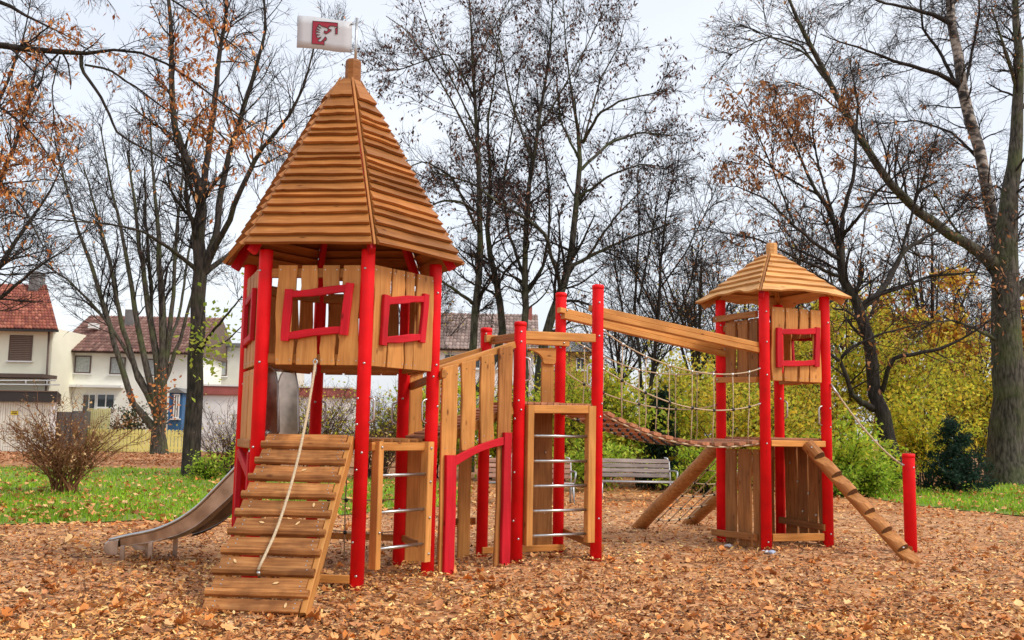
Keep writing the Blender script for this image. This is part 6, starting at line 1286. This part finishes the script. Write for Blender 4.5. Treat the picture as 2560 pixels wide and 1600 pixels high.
def chips(name, label, n, ymin, ymax, s0, s1, power, zf, mask=None, pal=PAL, palw=PALW):
    x, y = scatter(n, ymin, ymax, power)
    if mask is not None: k = mask(x, y); x, y = x[k], y[k]
    ring = [(p, .066) for p in list(H) + list(MT) + list(SQ) + [np.array([5.13, 12.711])]]     # chips kicked up against the posts
    for p, r in ring:
        aa = rg_.uniform(0, 6.28, 60); rr = r + np.abs(rg_.normal(0, .06, 60)); x = np.concatenate([x, p[0] + np.cos(aa) * rr]); y = np.concatenate([y, p[1] + np.sin(aa) * rr])
    n = len(x); a = rg_.uniform(0, 6.28, n); L = rg_.uniform(s0, s1, n); W = L * rg_.uniform(.22, .5, n); tilt = rg_.normal(0, .32, n); rol = rg_.normal(0, .45, n)
    d = np.stack([np.cos(a) * np.cos(tilt), np.sin(a) * np.cos(tilt), np.sin(tilt)], 1); s = np.stack([-np.sin(a) * np.cos(rol), np.cos(a) * np.cos(rol), np.sin(rol)], 1); nn = np.cross(d, s)
    c = np.stack([x, y, zf(x, y) + rg_.uniform(.0, .018, n) + sum(.035 * np.exp(-((x - p[0]) ** 2 + (y - p[1]) ** 2) / .018) for p in list(H) + list(MT) + list(SQ)) + np.abs(np.sin(tilt)) * L * .25], 1)
    hL = (L / 2)[:, None]; hW = (W / 2)[:, None]; th = rg_.uniform(.003, .008, n)[:, None]; b = (L * rg_.normal(0, .12, n))[:, None]
    V = np.stack([c - d * hL - s * hW, c - s * hW * .9 + nn * b + d * hL * .1, c + d * hL - s * hW * .7, c + d * hL * .9 + s * hW, c + s * hW * 1.1 + nn * b, c - d * hL * .85 + s * hW * .8], 1)
    k = np.arange(n)[:, None] * 6; Q = np.concatenate([k + np.array([0, 1, 4, 5]), k + np.array([1, 2, 3, 4])])
    pt = np.sin(x * .9 + 1.2 * np.sin(y * .7)) * np.sin(y * 1.1 + .6) + .5 * np.sin(x * 2.3 + y) ; col = pal[rg_.choice(len(pal), n, p=palw / palw.sum())] * rg_.uniform(.65, 1.2, (n, 1)) * np.where(pt[:, None] > .1, np.array([1.08, 1.08, 1.0]), np.array([.86, .80, .82])); col = np.repeat(col[:, None], 6, 1).reshape(-1, 3)
    return tag(mobj(name, np_mesh(name, V.reshape(-1, 3), Q, mat=CHIP, col=np.clip(col, 0, .9))), label, 'wood chips', kind='stuff')
STAR = np.array([(0, -.5), (.30, -.28), (.24, -.08), (.50, .05), (.26, .16), (.28, .36), (0, .50), (-.20, .30), (-.45, .18), (-.28, -.02), (-.36, -.26)])
OVAL = np.array([(0, -.5), (.17, -.2), (.19, .15), (0, .5), (-.19, .15), (-.17, -.2)])
def fallen(name, label, n, ymin, ymax, size, power, zf, shape, mask=None, lift=.012, curl=.8, pal=PAL, palw=PALW, xy=None, flat_=.25):
    x, y = scatter(n, ymin, ymax, power) if xy is None else xy
    if mask is not None: k = mask(x, y); x, y = x[k], y[k]
    n = len(x); a = rg_.uniform(0, 6.28, n); S = (size * rg_.uniform(.55, 1.25, n))[:, None]; m = len(shape)
    t1, t2 = rg_.normal(0, flat_, n), rg_.normal(0, flat_, n)
    d = np.stack([np.cos(a) * np.cos(t1), np.sin(a) * np.cos(t1), np.sin(t1)], 1); s = np.stack([-np.sin(a) * np.cos(t2), np.cos(a) * np.cos(t2), np.sin(t2)], 1); nn = np.cross(d, s); nn /= np.linalg.norm(nn, axis=1)[:, None]
    c = np.stack([x, y, zf(x, y) + lift + (np.abs(np.sin(t1)) + np.abs(np.sin(t2))) * S[:, 0] * .3], 1)
    cu, cv = (rg_.normal(.25, curl, n))[:, None, None], (rg_.normal(.1, curl, n))[:, None, None]
    sh_ = shape[None]; w = cu * sh_[..., 0:1] ** 2 * 1.6 + cv * sh_[..., 1:2] ** 2 * 1.2
    ring = c[:, None] + S[:, None] * (sh_[..., 1:2] * d[:, None] + sh_[..., 0:1] * s[:, None] + w * nn[:, None])
    V = np.concatenate([c[:, None], ring], 1); k = np.arange(n)[:, None] * (m + 1)
    tr = np.concatenate([k + np.array([0, 1 + i, 1 + (i + 1) % m]) for i in range(m)])
    col = pal[rg_.choice(len(pal), n, p=palw / palw.sum())] * rg_.uniform(.75, 1.25, (n, 1)); col = np.repeat(col[:, None], m + 1, 1); col[:, 0] *= .8; col = col.reshape(-1, 3)
    return tag(mobj(name, np_mesh(name, V.reshape(-1, 3), tris=tr, mat=DEADL, col=np.clip(col, 0, .9))), label, 'leaves', kind='stuff')
def limf(x): return 14.3 + .35 * np.sin(x * 1.3) + .2 * np.sin(x * 2.9) + np.clip((x + 4) * 1.6, 0, 5.2)
inbed = lambda x, y: y < limf(x) + .15
outbed = lambda x, y: y >= limf(x) + .1
def inpoly(P):
    P = np.array(P)
    def f(x, y):
        ins = np.zeros(len(x), bool); j = len(P) - 1
        for i in range(len(P)):
            c = ((P[i, 1] > y) != (P[j, 1] > y)) & (x < (P[j, 0] - P[i, 0]) * (y - P[i, 1]) / (P[j, 1] - P[i, 1] + 1e-12) + P[i, 0]); ins ^= c; j = i
        return ins
    return f
onL, onR = inpoly(lawnL), inpoly(lawnR)
zero = lambda x, y: np.full(len(x), .0)
zl = lambda x, y: np.full(len(x), .015)
chips('wood_chips', 'pale and brown wood chips covering the playground bed', 70000, 5.4, 20.5, .020, .066, 1.9, hm, inbed)
LP = np.array([(0.695, 0.311, 0.102), (0.612, 0.227, 0.057), (0.491, 0.184, 0.057), (0.776, 0.402, 0.152), (0.325, 0.126, 0.040), (0.857, 0.520, 0.226), (0.654, 0.210, 0.040), (0.550, 0.234, 0.096)]); LW = np.array([.2, .14, .16, .16, .1, .08, .06, .1])
fallen('fallen_leaves', 'brown curled maple leaves lying over the wood chips', 2600, 5.4, 20.5, .10, 1.5, hm, STAR, inbed, pal=LP, palw=LW)
fallen('fallen_leaves', 'small oval dry leaves lying over the wood chips', 19000, 5.4, 20.5, .052, 1.8, hm, OVAL, inbed, pal=LP, palw=LW, curl=.6)
fallen('fallen_leaves', 'dry leaves strewn over the soil between the lawns and shrubs', 20000, 14, 34, .13, 1.0, zero, OVAL, lambda x, y: outbed(x, y) & ~onL(x, y) & ~onR(x, y), pal=LP, palw=LW, curl=.7, lift=.0)
fallen('fallen_leaves', 'dry leaves scattered over the grass', 7000, 13.5, 40, .11, 1.3, zl, STAR, lambda x, y: (onL(x, y) | onR(x, y)), pal=LP, palw=LW, lift=.03)
x = rg_.uniform(-33, -10, 9000); y = rg_.uniform(36, 52.5, 9000)
fallen('fallen_leaves', 'orange brown leaf carpet in front of the picket fence and garage', 0, 0, 0, .2, 1, zero, OVAL, lambda x, y: ~onL(x, y), pal=np.array([(.55, .26, .12), (.46, .19, .08), (.62, .34, .18), (.34, .15, .07)]), palw=np.array([.3, .3, .2, .2]), xy=(x, y), lift=.0, curl=.5)
# grass blades
def grass(name, label, n, ymin, ymax, mask, seed, hgt=.075):
    x, y = scatter(n, ymin, ymax, 1.2, .66); k = mask(x, y); x, y = x[k], y[k]
    cl = np.sin(x * 2.7 + 1.3 * np.sin(y * 1.1)) * np.sin(y * 1.9 + x) + .6 * np.sin(x * 6.1) * np.sin(y * 4.7); k = rg_.random(len(x)) < np.clip(.62 + .4 * cl, .12, 1); x, y = x[k], y[k]; n = len(x)
    a = rg_.uniform(0, 6.28, n); H_ = hgt * rg_.uniform(.5, 1.5, n); W = rg_.uniform(.008, .018, n); ln = rg_.uniform(.2, 1.0, n) * H_
    b = np.stack([x, y, np.full(n, .002)], 1); s = np.stack([np.cos(a), np.sin(a), 0 * a], 1) * W[:, None]; d = np.stack([-np.sin(a), np.cos(a), 0 * a], 1)
    V = np.stack([b - s, b + s, b + d * (ln * .35)[:, None] + s * .7 + np.array([0, 0, 1]) * (H_ * .65)[:, None], b + d * (ln * .35)[:, None] - s * .7 + np.array([0, 0, 1]) * (H_ * .65)[:, None], b + d * ln[:, None] + np.array([0, 0, 1]) * H_[:, None]], 1)
    k = np.arange(n)[:, None] * 5
    gp_ = np.array([(0.225, 0.412, 0.015), (0.306, 0.514, 0.023), (0.162, 0.309, 0.013), (0.396, 0.571, 0.038), (0.451, 0.526, 0.068), (0.244, 0.423, 0.023)]); patch = np.clip(.5 + .5 * np.sin(x * .9 + 2) * np.sin(y * .7), 0, 1)[:, None]
    col = gp_[rg_.integers(len(gp_), size=n)] * rg_.uniform(.75, 1.3, (n, 1)) * (.8 + .45 * patch); col = np.repeat(col[:, None], 5, 1).reshape(-1, 3)
    return tag(mobj(name, np_mesh(name, V.reshape(-1, 3), k + np.array([0, 1, 2, 3]), k + np.array([3, 2, 4]), mat=LEAF, col=np.clip(col, 0, .9))), label, 'grass', kind='stuff')
grass('grass', 'bright green grass of the left lawn', 120000, 13.5, 40, onL, 1)
grass('grass', 'green grass strip at the foot of the mossy trunk', 90000, 18, 40, onR, 2, .09)
# a few leaves caught on the ramp boards and roofs
LBL = ['tan leaf at the lower right corner of the climbing ramp', 'tan leaf just right of the rope end on the ramp', 'tan leaf at the left edge low on the ramp', 'tan leaf right of the rope halfway up the ramp', 'tan leaf left of the rope halfway up the ramp', 'tan leaf near the upper right edge of the ramp', 'topmost tan leaf lying on the climbing ramp']
pp = [(mid0 + slope * ((int(f * 19) // 2 * 2) + .5) / 19 + across * u + nrm * .034) for f, u in ((.06, .25), (.17, .12), (.22, -.27), (.44, .15), (.48, -.16), (.62, .24), (.78, .06))]
LFM = poly_mesh([(p[0] * .055, p[1] * .055) for p in OVAL], .0015)
LFT = mat_plain('tan_leaf', (.62, .40, .18), .7, var=.2)
for i, p in enumerate(pp):
    o = mobj('fallen_leaf', LFM, None, frame(p, across * math.cos(i * 1.9) + slope.normalized() * math.sin(i * 1.9), nrm), LFT)
    tag(o, LBL[i], 'leaf', 'leaves stuck on the ramp')
# litter at the foot of the small tower
def scrap(label, p, cols, seed):
    r = random.Random(seed); g = thing('crumpled_wrapper', label, 'litter', p)
    for j, c in enumerate(cols):
        bm = bmesh.new(); bmesh.ops.create_icosphere(bm, subdivisions=2, radius=.045)
        for v in bm.verts: v.co = Vector((v.co.x * r.uniform(.9, 1.6), v.co.y * r.uniform(.7, 1.2), v.co.z * r.uniform(.35, .7)))
        me = bpy.data.meshes.new('crumple'); bm.to_mesh(me); bm.free(); mobj('crumple', me, g, Matrix.Translation(Vector(p) + Vector((.07 * j - .04, r.uniform(-.02, .02), .03))), c)
scrap('crumpled white and blue wrapper at the front foot of the small tower', tuple(gp(1922, 1386)), [FLAGW, mat_plain('blue_print', (.32, .38, .50), .5, var=.4)], 1)
scrap('small white paper scrap by the left post of the small tower', tuple(gp(1828, 1370)), [FLAGW], 2)
# net under the tall tower
NT_ = thing('hanging_net', 'dark rope net hanging under the deck of the tall tower', 'net', F[2].P(0, .3))
for z in (.35, .7, 1.05): tube('net_rope', NT_, arc_sag(F[2].P(-.44, z, -.05), F[2].P(.44, z + .02, -.05), .03, 8), .008, ROPE, 6)
for u in (-.3, -.1, .1, .3):
    r = tube('net_rope', NT_, [F[2].P(u, .05, -.05), F[2].P(u + .01, .6, -.05), F[2].P(u, 1.28, -.05)], .008, ROPE, 6)
    for z in (.35, .7, 1.05): mobj('knot', KN, r, Matrix.Translation(F[2].P(u, z - .025, -.05)))
